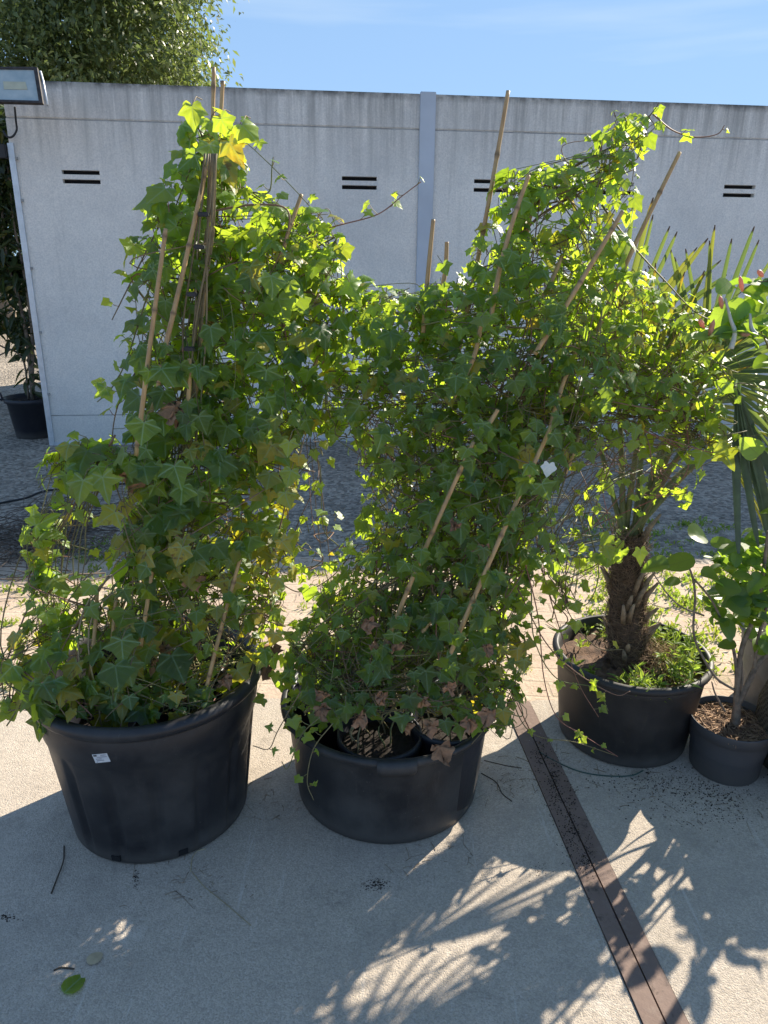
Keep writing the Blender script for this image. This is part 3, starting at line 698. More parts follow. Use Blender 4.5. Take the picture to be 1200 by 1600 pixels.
# ------------------------------------------------------------------ ivy in tub 1
iv1 = empty('ivy_plant', (T1[0], T1[1], .45)); tag(iv1, 'tall narrow large-leaved ivy climbing bamboo canes in the fluted left tub', 'ivy')
Y1 = 1.93
B1 = [Blob(322, 205, 38, 42, 1.95, .06, 16, .062, .16, .5, .2), Blob(325, 262, 62, 48, 1.95, .10, 48, .058, .08, .4),
      Blob(290, 330, 72, 60, 1.94, .13, 62, .056, .04, .3), Blob(380, 345, 85, 60, 1.97, .14, 75, .052, .04, .5), Blob(490, 360, 60, 45, 2.0, .10, 34, .05, .05, .6),
      Blob(280, 420, 75, 75, 1.93, .16, 80, .054), Blob(400, 430, 105, 80, 1.97, .18, 120, .056, .04, .3), Blob(500, 420, 50, 55, 2.0, .10, 34, .052, .04, .5),
      Blob(275, 520, 75, 80, 1.92, .17, 80, .054, .02, .05), Blob(390, 530, 120, 85, 1.95, .19, 130, .058, .03, .1), Blob(490, 500, 55, 60, 2.0, .12, 40, .05, .05, .4),
      Blob(290, 620, 95, 70, 1.90, .18, 95, .060, .03, .02), Blob(410, 630, 90, 80, 1.93, .18, 100, .058, .03, .05),
      Blob(300, 720, 110, 75, 1.88, .18, 115, .066, .06, .02), Blob(420, 730, 62, 70, 1.92, .15, 60, .052, .3, .4),
      Blob(310, 830, 105, 80, 1.87, .19, 115, .064, .14, .03), Blob(415, 850, 50, 80, 1.92, .13, 56, .048, .35, .5),
      Blob(225, 790, 48, 90, 1.82, .14, 46, .070, .14, .02),
      Blob(325, 930, 98, 75, 1.85, .19, 72, .056, .2, .15), Blob(222, 920, 48, 80, 1.78, .14, 36, .070, .12, .02), Blob(405, 970, 40, 70, 1.88, .12, 36, .045, .25, .3),
      Blob(200, 1040, 85, 60, 1.72, .12, 44, .074, .2, .02), Blob(345, 1045, 62, 45, 1.84, .12, 26, .055, .2, .1), Blob(170, 1100, 75, 38, 1.66, .06, 20, .070, .25, .02), Blob(290,1100,40,22,1.68,.06,7,.05,.2,.1),
      Blob(140, 715, 62, 34, 1.80, .12, 30, .074, .12, .15), Blob(85, 750, 30, 45, 1.80, .08, 12, .058, .06, .15), Blob(66, 850, 28, 55, 1.80, .07, 22, .052, .03, .1),
      Blob(75, 940, 36, 60, 1.78, .07, 32, .054, .03, .1), Blob(62, 1005, 45, 45, 1.74, .07, 16, .072, .08, .1), Blob(80, 1090, 40, 40, 1.62, .05, 14, .08, .2, .1), Blob(12, 1100, 22, 28, 1.68, .04, 5, .055, .02, .2), Blob(20, 1040, 26, 26, 1.70, .05, 5, .06, .05, .2),
      Blob(150, 980, 34, 50, 1.78, .10, 12, .06, .1, .1)]
L1 = Leaves(IVY); S1 = Tubes()
blob_leaves(B1, L1, S1, 1.3)
wander(B1[4:-9], S1, 80, yel=.1, size=.05)
wander(B1[-9:], S1, 16)
wander(B1, S1, 30, L=L1, size=.045, gap=.06, yel=.08, young=.3)
def PY(l, Y): return [at(p[0], p[1], p[2] if len(p) > 2 else Y) for p in l]
# runner shoots seen against the wall
vine(PY([(400, 420), (470, 370), (530, 352), (590, 335), (630, 305), (658, 284)], 2.0), S1, L1, .0022, .0012, .052, .030, young=.8, start=.25)
vine(PY([(255, 340), (215, 420), (190, 470), (175, 500)], 1.88), S1, L1, .0022, .0014, .058, .028, young=.3)
vine(PY([(240, 430), (212, 520), (195, 570), (172, 610), (152, 628)], 1.86), S1, L1, .0022, .0014, .056, .030, young=.5)
vine(PY([(225, 560), (190, 620), (178, 660), (175, 700)], 1.86), S1, L1, .0022, .0014, .06, .03, young=.2)
vine(PY([(390, 300), (420, 300), (425, 260), (427, 245)], 1.96), S1, L1, .0022, .0012, .04, .06, young=.3)
vine(PY([(330, 330), (400, 320), (450, 330), (440, 390), (400, 470)], 1.86), S1, L1, .003, .0015, .05, .07, young=.2)
vine(PY([(335, 250), (310, 200), (300, 175)], 1.95), S1, L1, .0022, .0012, .062, .05, young=.6)
vine(PY([(335, 260), (355, 215), (378, 195)], 1.95), S1, L1, .0022, .0012, .072, .05, young=.7)
vine(PY([(180, 680), (110, 800), (60, 900), (90, 1000)], 1.80), S1, L1, .003, .0015, .05, .06)
vine(PY([(170, 900), (110, 990), (60, 1080), (0, 1100)], 1.72), S1, L1, .003, .0015, .065, .07)
vine(PY([(120, 1070), (60, 1090), (20, 1110), (-20, 1100)], 1.64), S1, L1, .0025, .0015, .06, .06)
for i in range(9):
    x = 50 + i * 9; vine(PY([(150 + i * 4, 700), (105 + i * 4, 790 + i * 3), (x + 10, 880), (x + rnd.uniform(-20, 30), 1000 + rnd.uniform(-30, 60))], 1.80), S1, None, .0022, .0014)
# twining stems round the canes
for i in range(14):
    x = rnd.uniform(-10, 10); vine(PY([(330 + x, 240), (322 + x + rnd.uniform(-8, 8), 380), (305 + x + rnd.uniform(-12, 12), 520), (290 + x + rnd.uniform(-20, 20), 680), (270 + x * 2, 850), (280 + x * 4, 1030)], rnd.uniform(1.80, 1.95)), S1, None, .0026, .0016, col=(.8, rnd.random() * .6, 0))
# two light twisted tips and rooted bases
for i in range(40):
    a = rnd.uniform(0, 2 * PI); q = rnd.uniform(.03, .24); b0 = Vector((T1[0] + q * math.cos(a), T1[1] + q * math.sin(a), .40)); z1 = rnd.uniform(.55, .9)
    vine([b0, b0 + Vector((rnd.uniform(-.04, .04), rnd.uniform(-.04, .04), .08)), b0 * .8 + Vector((T1[0], T1[1], 0)) * .2 + Vector((0, 0, z1 - .35)), at(rnd.uniform(220, 400), rnd.uniform(780, 900), 1.86)], S1, None, .0028, .002, col=(.6, rnd.random() * .8, 0))
cover(L1, S1, [at(213, 705, 1.70), at(256, 548, 1.73), at(224, 985, 1.72), at(243, 862, 1.74), at(388, 832, 1.80), at(322, 1072, 1.72), at(430, 440, 1.9), at(330, 425, 1.92), at(296, 560, 1.76), at(290, 640, 1.75), at(300, 630, 1.80), at(320, 405, 1.86), at(484, 580, 2.0)], 5, .06)
def accent(L, T, lst, Y):
    for px, py, sz, g, y in lst:
        p = at(px, py, Y); L.add(p, Vector((0, -.8, .6)) + rv() * .25, Vector((0, 0, -1)) + rv() * .3, sz / 1.5, (.9, g, y)); T.add([p, p + Vector((.005, .02, .02)), p + Vector((.01, .05, .02))], .0012, 3, (.2, .4, .3), cap=False)
accent(L1, S1, [(358, 222, .06, 1, 1), (300, 165, .065, .1, .9), (378, 195, .07, .1, 1), (345, 185, .06, 0, .9), (467, 712, .045, 1, 1), (455, 735, .06, .3, 1), (445, 770, .06, .5, 1), (440, 845, .055, .9, 1), (285, 855, .07, .9, .5), (452, 690, .05, .3, 1), (435, 905, .05, .8, 1), (75, 1055, .045, 1, .5), (85, 1112, .05, .9, .6), (275, 1085, .045, 1, .6), (430, 990, .05, .9, .6), (180, 800, .07, .6, .6), (160, 745, .085, .2, .5), (130, 750, .08, .15, .4), (225, 660, .08, 0, 0), (272, 728, .08, 0, 0), (285, 760, .07, 0, 0), (230, 885, .06, 0, 0), (190, 1000, .08, .15, .1), (185, 1060, .075, .4, .2), (225, 1105, .07, .2, .1), (180, 1120, .075, .4, .1), (65, 1120, .08, .1, .1), (75, 1085, .08, .3, .2), (20, 1040, .08, 0, .2)], 1.66)  # pale ones on the right edge are tinted to look sunlit
L1.build('foliage', MAT['ivy'], iv1); S1.build('stems', MAT['stem'], iv1)
for a, b, ex in [((335, 470, 2.0), (334, 105, 2.03), .6), ((330, 420, 1.99), (348, 127, 2.02), .4), ((213, 712, 1.70), (259, 357, 1.74), .0), ((256, 552, 1.73), (322, 262, 1.82), .0),
                 ((222, 995, 1.72), (243, 858, 1.74), .1), ((322, 1080, 1.72), (388, 828, 1.80), .12), ((300, 640, 1.84), (322, 400, 1.86), .3), ((430, 440, 1.9), (471, 304, 1.96), .2),
                 ((484, 585, 2.0), (518, 512, 2.02), .4), ((141, 1050, 1.70), (152, 925, 1.74), .1), ((176, 1000, 1.74), (182, 930, 1.76), .2), ((290, 640, 1.75), (296, 560, 1.76), .3), ((236, 640, 1.75), (250, 570, 1.77), .1)]:
    cane(at(*a), at(*b), iv1, .0062, ex)
for (x, y, Y) in ((312, 386, 1.76), (318, 335, 1.80), (296, 545, 1.75), (300, 460, 1.75)):
    c = at(x, y, Y); boxes('cane_clip', [(c.x - .012, c.x + .012, c.y - .008, c.y + .008, c.z - .005, c.z + .005)], MAT['black'], iv1, .002)
def dead_leaf(px, py, Y, size, parent):
    L = Leaves([IVY[4]]); p = at(px, py, Y)
    L.add(p, Vector((rnd.uniform(-.6, .6), -1, rnd.uniform(-.2, .6))), Vector((rnd.uniform(-.6, .6), 0, -1)), size / 1.5, (.5, .5, .5)); L.p[0] = tuple(p)
    o = L.build('withered_leaf', MAT['dead'], parent)
    for v in o.data.vertices:
        q = (v.co - p); v.co += rv() * .0035 + Vector((0, -1, 0)) * (q.length ** 2) * 6
    return o
for x, y, sz in ((268, 632, .075), (285, 645, .06), (210, 745, .07), (425, 1010, .08), (300, 900, .06), (350, 1060, .05), (255, 1010, .05), (240, 1030, .06), (420, 1040, .06)): dead_leaf(x, y, 1.74 if x < 400 else 1.9, sz, iv1)

# ------------------------------------------------------------------ ivy in tub 2
iv2 = empty('ivy_plant', (T2[0], T2[1], .31)); tag(iv2, 'broad small-leaved ivy on leaning canes in the middle tub, arching over the palm', 'ivy')
B2 = [Blob(545, 470, 60, 40, 2.05, .10, 55, .042, .03, .6), Blob(620, 500, 80, 58, 2.05, .14, 120, .042, .03, .4), Blob(710, 490, 80, 62, 2.05, .15, 130, .045, .03, .4),
      Blob(790, 420, 62, 72, 2.05, .13, 95, .044, .05, .5), Blob(800, 320, 36, 56, 2.05, .08, 32, .050, .05, .6), Blob(860, 290, 62, 42, 2.08, .08, 42, .045, .05, .7), Blob(935, 300, 66, 60, 2.1, .08, 52, .040, .04, .6),
      Blob(985, 205, 45, 36, 2.12, .06, 22, .036, .02, .7), Blob(950, 240, 38, 40, 2.1, .06, 18, .038, .02, .6), Blob(905, 390, 75, 50, 2.06, .12, 62, .045, .05, .5),
      Blob(860, 470, 75, 62, 2.05, .17, 110, .045, .03, .3), Blob(960, 470, 80, 55, 2.1, .16, 105, .042, .04, .5), Blob(1050, 520, 75, 60, 2.15, .15, 70, .042, .03, .5), Blob(1110, 590, 50, 45, 2.15, .12, 24, .05, .05, .6),
      Blob(560, 560, 75, 60, 2.03, .15, 85, .045, .04, .2), Blob(530, 630, 60, 60, 2.03, .14, 55, .052, .04, .1), Blob(660, 590, 95, 75, 2.0, .2, 160, .044, .02, .05), Blob(790, 580, 95, 80, 2.0, .2, 160, .046, .02, .05),
      Blob(910, 570, 90, 80, 2.03, .2, 140, .046, .02, .15), Blob(1010, 610, 75, 65, 2.1, .16, 75, .040, .03, .3), Blob(1080, 660, 50, 45, 2.15, .1, 16, .05, .04, .4),
      Blob(610, 690, 65, 75, 2.0, .16, 80, .044, .04, .1), Blob(710, 690, 95, 85, 1.98, .2, 150, .048, .02, .02), Blob(820, 690, 75, 80, 1.98, .19, 130, .050, .03, .02), Blob(895, 670, 50, 60, 2.03, .14, 40, .046, .03, .1),
      Blob(620, 790, 60, 70, 1.98, .16, 75, .044, .05, .1), Blob(720, 800, 95, 80, 1.95, .2, 140, .052, .03, .02), Blob(815, 800, 55, 75, 1.98, .16, 70, .050, .03, .03),
      Blob(600, 890, 75, 65, 1.95, .17, 85, .044, .05, .1), Blob(700, 900, 90, 75, 1.92, .19, 120, .050, .04, .02), Blob(790, 900, 50, 75, 1.95, .15, 62, .050, .05, .05),
      Blob(540, 960, 62, 55, 1.92, .15, 62, .044, .06, .1), Blob(640, 990, 85, 60, 1.88, .17, 90, .046, .06, .05), Blob(750, 1000, 80, 70, 1.88, .17, 95, .048, .06, .05),
      Blob(500, 1090, 38, 26, 1.80, .06, 16, .045, .05, .2), Blob(570, 1095, 55, 20, 1.74, .05, 12, .045, .08, .1), Blob(485, 1010, 42, 42, 1.90, .1, 26, .042, .05, .2), Blob(550, 1060, 75, 45, 1.80, .12, 52, .046, .06, .1), Blob(700, 1080, 80, 38, 1.78, .1, 42, .048, .08, .1), Blob(780, 1090, 36, 50, 1.82, .1, 30, .048, .06, .1),
      Blob(500, 860, 50, 70, 1.98, .12, 20, .038, .05, .5), Blob(480, 700, 40, 90, 2.0, .1, 16, .042, .06, .4), Blob(850, 850, 38, 60, 2.0, .1, 16, .042, .02, .4), Blob(1000, 730, 100, 70, 2.12, .16, 34, .042, .02, .4), Blob(960, 650, 80, 50, 2.08, .16, 52, .042, .03, .3), Blob(1060, 600, 70, 55, 2.12, .16, 42, .042, .03, .5), Blob(1100, 690, 50, 50, 2.1, .12, 22, .05, .03, .3), Blob(940, 840, 60, 50, 2.08, .12, 18, .042, .02, .4), Blob(880, 930, 40, 60, 1.98, .08, 14, .04, .02, .3),
      Blob(900, 780, 50, 70, 2.1, .12, 14, .04, .02, .4)]
L2 = Leaves(IVY); S2 = Tubes()
blob_leaves(B2, L2, S2, 1.25)
for _ in range(60):  # leaves added to block a stray sun patch on the slab
    L2.add(Vector((-.08 + rnd.gauss(0, .05), 2.08 + rnd.gauss(0, .05), .56 + rnd.gauss(0, .06))), Vector((0, -.4, .8)) + rv() * .4, Vector((0, 0, -1)) + rv() * .5, .03, (rnd.random(), 0, .1))
for _ in range(95):  # more added leaves, closing a gap that let sun through between the tubs
    L2.add(Vector((-.2 + rnd.gauss(0, .065), 1.95 + rnd.gauss(0, .07), .45 + rnd.gauss(0, .07))), Vector((0, -.4, .8)) + rv() * .4, Vector((0, 0, -1)) + rv() * .5, .03, (rnd.random(), 0, .1))
wander(B2[15:-10], S2, 190, (4, 9), (.0011, .0021)); wander(B2[:15], S2, 36, (2, 4), (.0011, .0019))
wander(B2[:-10], S2, 60, L=L2, size=.036, gap=.05, young=.35)
wander(B2[-10:], S2, 34)
V2 = [([(790, 470), (815, 370), (860, 290), (925, 245), (985, 215), (1020, 175), (1030, 160)], .0042, .045, .035, .2), ([(1020, 178), (1050, 203), (1085, 214), (1120, 210), (1132, 196)], .0022, .036, .05, .2),
      ([(790, 440), (830, 350), (900, 305), (955, 280), (990, 265)], .0035, .042, .045, .2), ([(850, 320), (920, 300), (960, 250), (955, 215)], .0025, .04, .04, .2),
      ([(940, 320), (985, 380), (1040, 440), (1090, 490), (1140, 508)], .0030, .035, .09, .1), ([(560, 500), (600, 470), (640, 450)], .002, .04, .04, 0),
      ([(620, 620), (680, 700), (640, 760), (690, 800), (790, 850), (870, 860)], .0022, .03, .14, 0), ([(600, 700), (580, 760), (640, 830), (700, 845)], .0022, .03, .14, 0),
      ([(690, 560), (700, 610), (705, 640), (690, 680)], .0028, .035, .03, 0), ([(860, 640), (900, 660), (960, 690), (1030, 685)], .0022, .035, .06, .2), ([(860, 560), (930, 640), (1000, 710), (1080, 700), (1190, 678)], .0022, .04, .09, .3),
      ([(985, 640), (1080, 640), (1150, 600), (1200, 610)], .002, .04, .09, .3),
      ([(830, 800), (850, 900), (880, 1000), (905, 1070), (935, 1120)], .0020, .036, .06, .1), ([(850, 760), (870, 870), (885, 950), (930, 1010), (975, 1015)], .0020, .038, .05, .2), ([(815, 860), (840, 960), (850, 1060), (870, 1120), (910, 1148), (965, 1182)], .0020, .034, .08, .2),
      ([(820, 1000), (800, 1080), (830, 1145), (900, 1160), (960, 1180)], .0022, .034, .08, .2), ([(800, 900), (850, 1000), (900, 1050), (960, 1085), (985, 1080)], .002, .036, .06, .2), ([(830, 920), (835, 1000), (870, 1060), (930, 1075), (950, 1110)], .002, .04, .06, .2),
      ([(780, 1000), (805, 1060), (795, 1110), (790, 1145)], .0024, .042, .04, 0), ([(470, 1080), (435, 1140), (420, 1170), (395, 1165)], .0016, .038, .04, .3), ([(500, 1120), (470, 1150), (450, 1200), (440, 1190)], .0016, .038, .04, .3), ([(520, 1130), (490, 1170), (480, 1220), (490, 1250)], .0016, .034, .05, .4),
      ([(740, 1100), (760, 1130), (735, 1165)], .002, .06, .05, .6), ([(430, 905), (470, 925), (520, 900), (560, 850)], .002, .038, .05, .1), ([(560, 870), (490, 885), (430, 890)], .002, .038, .05, .1), ([(460, 1010), (520, 960), (600, 900)], .002, .04, .05, .1)]
for pl, r0, sz, gap, yg in V2:
    Yv = 2.05 if pl[0][1] < 760 else (1.98 if pl[0][1] < 950 else 1.74)
    if pl[0][0] > 930 or (pl[0][0] > 780 and pl[0][1] < 480): Yv = 2.10
    if pl[0][0] > 770 and pl[0][1] > 840: Yv = 1.88
    if pl[-1][1] > 1160 and pl[-1][0] < 500: Yv = 1.62
    vine(PY(pl, Yv), S2, L2, r0, .0012, sz, gap, young=.5 if yg else .2, size_end=.8)
for i in range(60):
    a = rnd.uniform(0, 2 * PI); q = rnd.uniform(.03, .27); b0 = Vector((T2[0] + q * math.cos(a), T2[1] + q * math.sin(a), .28))
    vine([b0, b0 + Vector((rnd.uniform(-.04, .04), rnd.uniform(-.04, .04), .1)), at(rnd.uniform(560, 790), rnd.uniform(930, 1000), 1.88), at(rnd.uniform(600, 840), rnd.uniform(760, 900), 1.92)], S2, None, .0026, .0018, col=(rnd.random(), rnd.random() * .8, 0))
for i in range(26):   # parallel climbing stems, leaning like the canes
    x = rnd.uniform(0, 1); o_ = rnd.uniform(-25, 25)
    vine(PY([(560 + 200 * x + o_, 1040), (610 + 190 * x, 900 + o_), (690 + 160 * x + rnd.uniform(-30, 30), 740), (740 + 180 * x + rnd.uniform(-30, 30), 600 + o_), (790 + 150 * x + o_, 480)], rnd.uniform(1.88, 2.08)), S2, None, .0024, .0015)
cover(L2, S2, [at(540, 1115, 1.68), at(640, 1105, 1.68), at(720, 1120, 1.70), at(480, 1065, 1.75), at(588, 1040, 1.73), at(625, 960, 1.735), at(668, 840, 1.75), at(740, 694, 1.77), at(765, 655, 1.8), at(700, 1025, 1.70), at(735, 950, 1.715), at(800, 800, 1.74), at(858, 672, 1.76), at(714, 602, 1.82), at(752, 508, 1.86), at(720, 565, 1.84), at(775, 465, 1.92), at(790, 400, 1.94), at(862, 507, 1.88), at(885, 475, 1.89), at(667, 452, 1.98), at(690, 432, 2.0), at(745, 408, 2.03), at(980, 420, 2.04), at(905, 545, 1.92), at(660, 985, 1.78), at(705, 932, 1.8), at(650, 880, 1.745), at(600, 1010, 1.73), at(720, 985, 1.70), at(770, 885, 1.73), at(830, 735, 1.745)], 4, .052)
L2.build('foliage', MAT['ivy'], iv2); S2.build('stems', MAT['stem'], iv2)
for a, b, ex in [((742, 410, 2.05), (794, 142, 2.10), .8), ((667, 455, 2.0), (677, 343, 2.02), .6), ((690, 430, 2.03), (698, 378, 2.04), .8), ((980, 415, 2.06), (1062, 238, 2.12), .6),
                 ((588, 1045, 1.73), (740, 690, 1.77), .0), ((700, 1030, 1.70), (862, 665, 1.76), .0), ((862, 510, 1.88), (973, 330, 1.93), .25), ((714, 605, 1.82), (752, 505, 1.86), .15), ((775, 470, 1.92), (826, 274, 1.98), .2),
                 ((765, 660, 1.80), (778, 640, 1.8), 0), ((870, 640, 1.90), (905, 540, 1.93), .3), ((860, 440, 2.0), (878, 400, 2.02), .6), ((890, 720, 1.95), (905, 680, 1.96), .5), ((660, 990, 1.78), (705, 930, 1.8), .2), ((830, 340, 2.1), (818, 400, 2.1), .8)]:
    cane(at(*a), at(*b), iv2, .0066, ex)
for x, y, sz in ((560, 1120, .05), (630, 1130, .05), (735, 1125, .055), (505, 1085, .045), (600, 1085, .045), (757, 855, .05), (765, 1110, .065), (688, 1165, .07), (675, 1130, .05), (660, 1090, .05), (575, 970, .05), (620, 1000, .05), (500, 1105, .055), (760, 1010, .045), (700, 1070, .05), (712, 818, .035), (590, 1010, .045)): dead_leaf(x, y, 1.66 if y > 1050 else 1.72, sz, iv2)
# a pale leaf turned over
LW_ = Leaves([IVY[1]]); LW_.add(at(858, 725, 1.74), (.3, -1, .3), (-.2, 0, -1), .032, (.5, .5, .5)); LW_.build('pale_leaf', plain('leaf_underside', (.55, .58, .55), .6, .1), iv2)

# ================================================================== POTTED PALM (tub 3)
pm = empty('potted_palm', (T3[0], T3[1], GZ)); tag(pm, 'fan palm with shaggy brown trunk in a black tub overgrown with bright weeds', 'potted palm')
tb_ = tub('tub', T3, .332, .267, .218, MAT['tubC'], pm, .014, None, 0, .02)
so = soil(T3, .238, .29, MAT['soil2'], pm)
def palm_mat():
    m = M('palm_blade'); at_ = m.n('ShaderNodeAttribute', attribute_name='tint'); sc = m.n('ShaderNodeSeparateColor'); m.l(at_.outputs['Color'], sc.inputs[0])
    uv = m.n('ShaderNodeUVMap').outputs[0]; sx = m.n('ShaderNodeSeparateXYZ'); m.l(uv, sx.inputs[0]); y = sx.outputs[1]
    c = m.mix(sc.outputs[0], (.06, .095, .045), (.10, .145, .06)); t = m.mix(sc.outputs[0], (.20, .30, .06), (.34, .44, .07))
    yf = m.math('MULTIPLY', sc.outputs[1], m.ramp(y, [(.15, .25), (.75, 1)])); c = m.mix(yf, c, (.38, .36, .04)); t = m.mix(yf, t, (.72, .62, .03))
    tipo = m.math('MULTIPLY', m.ramp(y, [(.88, 0), (.94, .7)]), sc.outputs[2]); c = m.mix(tipo, c, (.45, .26, .03)); t = m.mix(tipo, t, (.7, .3, .02))
    tip = m.ramp(y, [(.95, 0), (.97, 1)]); c = m.mix(tip, c, (.05, .035, .025)); t = m.mix(tip, t, (.05, .03, .015))
    st = m.ramp(m.math('ABSOLUTE', m.math('SINE', m.math('MULTIPLY', sx.outputs[0], 40))), [(0, .75), (1, 1.1)]); c = m.mix(1.0, c, st, 'MULTIPLY')
    m.col(c); m.rough(.42, .5); tbn = m.n('ShaderNodeBsdfTranslucent'); m.l(t, tbn.inputs[0]); ms = m.n('ShaderNodeMixShader'); ms.inputs[0].default_value = .36
    m.l(m.b.outputs[0], ms.inputs[1]); m.l(tbn.outputs[0], ms.inputs[2]); m.l(ms.outputs[0], m.out.inputs[0]); return m.m
MAT['palm'] = palm_mat()
crown = at(985, 832, 2.262)
MAT['palm_shaded'] = plain('shaded_palm_blade', (.075, .105, .05), .45, .3, 25, .2)  # duller opaque copy of the blade, shade put into the hanging straps' colour
def frond(hub, axis, normal, n, spread, length, yel=.1, droop=.1, parent=pm, wseg=1.0, pet=None, tipb=.6, mat='palm'):
    hub = Vector(hub); a = unit(Vector(axis)); nr = Vector(normal); nr = unit(nr - a * nr.dot(a)); b = nr.cross(a)
    V, F, U, Tn = [], [], [], []
    dth = math.radians(spread) / n
    for i in range(n):
        th = -math.radians(spread) / 2 + dth * (i + .5); d = a * math.cos(th) + b * math.sin(th); e = -a * math.sin(th) + b * math.cos(th)
        L = length * (1 - .18 * abs(th) / 1.7) * rnd.uniform(.86, 1.06); yy = rnd.random() if rnd.random() < yel * 1.6 else 0; tt = (rnd.random(), yy, .8 if yy > .2 and rnd.random() < tipb else .0)
        w0 = L * .42 * math.tan(dth / 2) * wseg; k = 12; s0 = len(V); dr_ = droop * rnd.uniform(.4, 1.5); e = unit(e + nr * rnd.uniform(-.3, .3)); jit = rnd.uniform(-.03, .03)
        for j in range(k + 1):
            s = j / k; w = w0 * min(1, s / .42) if s < .42 else w0 * (1 - .55 * (s - .42) / .58); w = w if s < .93 else w * (1 - (s - .93) / .09 * .8)
            w = max(w, .0008); p = hub + d * (s * L) + nr * (.035 * math.sin(i * PI)) + e * jit * s * s + Vector((0, 0, -dr_ * s ** 2.6 * L))
            fold = w * .75
            V += [p - e * w + nr * 0, p - nr * fold, p + e * w]; U += [(-w * 20, s), (0, s), (w * 20, s)]; Tn += [tt] * 3
        for j in range(k):
            q = s0 + j * 3; F += [(q, q + 1, q + 4), (q, q + 4, q + 3), (q + 1, q + 2, q + 5), (q + 1, q + 5, q + 4)]
    o = link('frond', np_mesh('frond', [tuple(v) for v in V], F, U, Tn), MAT[mat], parent)
    T = Tubes(); c0 = crown + Vector((rnd.uniform(-.03, .03), rnd.uniform(-.03, .03), -.02))
    mid = pet or (c0.lerp(hub, .55) + Vector((0, 0, .05)))
    T.add(catmull([c0, mid, hub], 8), np.linspace(.011, .006, 17), 6, (0, .1, 0)); T.build('petiole', MAT['petiole'], o if False else parent)
    return o
MAT['petiole'] = plain('palm_petiole', (.13, .14, .05), .55, .35, 18, .2)
H = lambda x, y, Y: at(x, y, Y)
frond(H(960, 560, 2.40), (-.16, .0, 1), (.1, -1, .1), 24, 150, .52, .15, .02)
frond(H(1005, 625, 2.28), (.22, -.02, 1), (.0, -1, .3), 20, 120, .42, .5, .02, tipb=.9)
frond(H(1098, 578, 2.36), (.30, .1, 1), (-.2, -1, .35), 30, 175, .44, .10, .02)
frond(H(1105, 585, 2.30), (.9, .0, .12), (-.1, -.8, .6), 22, 130, .42, .1, .15)
frond(H(1150, 600, 2.22), (.25, -.25, -1), (.2, -1, .0), 5, 30, .54, .0, .0, wseg=1.5, tipb=0, mat='palm_shaded')
frond(H(1060, 640, 2.5), (.6, .5, .3), (-.1, -.4, 1), 22, 160, .42, .3, .35)
frond(H(900, 620, 2.5), (-.7, .5, .3), (.1, -.4, 1), 20, 150, .40, .1, .35)
frond(H(1010, 590, 2.62), (.1, .8, .5), (.0, -.3, 1), 20, 150, .42, .1, .3)
frond(H(1190, 650, 2.45), (.8, .2, -.2), (-.1, -.6, .8), 22, 170, .44, .2, .2)
frond(H(1125, 700, 2.52), (.9, .2, -.35), (-.1, -.6, .8), 18, 120, .38, .5, .2)
# trunk: tapered core with shaggy fibre and old leaf bases
base = Vector((T3[0] + .0, T3[1], .27)); N = 26; V = []; F = []; n = 28
def tr_c(f): return base.lerp(crown, f) + Vector((-.012 * math.sin(f * PI), 0, 0))
for i in range(N + 1):
    f = i / N; r = .063 * (1 - .28 * f) * (1.12 if f < .08 else 1)
    for k in range(n):
        a = 2 * PI * k / n; rr = r * (1 + .10 * math.sin(a * 5 + f * 22) + rnd.uniform(-.06, .06)); c = tr_c(f); V.append((c.x + rr * math.cos(a), c.y + rr * math.sin(a), c.z))
for i in range(N):
    for k in range(n): k2 = (k + 1) % n; F.append((i * n + k, i * n + k2, (i + 1) * n + k2, (i + 1) * n + k))
tkm = plain('palm_trunk_fibre', (.085, .055, .035), .95, .6, 50, 1.0)
link('trunk', np_mesh('trunk', V, F), tkm, pm)
T = Tubes()
for i in range(1500):
    f = rnd.random() ** .9; a = rnd.uniform(0, 2 * PI); r = .063 * (1 - .28 * f); c = tr_c(f); o_ = Vector((math.cos(a), math.sin(a), 0)); tg = Vector((-math.sin(a), math.cos(a), 0))
    p = c + o_ * r * .98; L = rnd.uniform(.03, .08); d = unit(tg * rnd.uniform(-1, 1) + Vector((0, 0, rnd.uniform(-.2, 1.0))))
    T.add([p, p + d * L * .5 + o_ * rnd.uniform(.002, .012), p + d * L + o_ * rnd.uniform(-.002, .016)], [.0010, .0009, .0004], 3, (0, 0, 0), cap=False)
T.build('trunk_fibres', plain('palm_fibre', (.20, .13, .08), .9, .5, 60, .2), pm)
osm = plain('old_leaf_base', (.27, .20, .13), .8, .45, 40, .4)
for i in range(22):
    f = rnd.uniform(.05, 1); a = rnd.uniform(0, 2 * PI) if i > 6 else rnd.uniform(-2.6, .3); r = .063 * (1 - .28 * f); c = tr_c(f); o_ = Vector((math.cos(a), math.sin(a), 0))
    p = c + o_ * r * .9; L = rnd.uniform(.05, .11); T = Tubes(); T.add([p, p + o_ * .018 + Vector((0, 0, L * .5)), p + o_ * .045 + Vector((0, 0, L))], [.012, .009, .004], 5, (0, 0, 0)); T.build('leaf_stub', osm, pm)
T = Tubes()
for i in range(260):
    a = rnd.uniform(-1.1, .6); q = rnd.uniform(.09, .15); p = Vector((T3[0] + q * math.cos(a), T3[1] + q * math.sin(a), .30 + rnd.uniform(0, .03))); T.add([p, p + rv() * .02, p + rv() * .03], .0008, 3, (0, 0, 0), cap=False)
T.build('dry_grass', plain('dry_grass', (.42, .31, .17), .9, .3, 60, .1), pm)
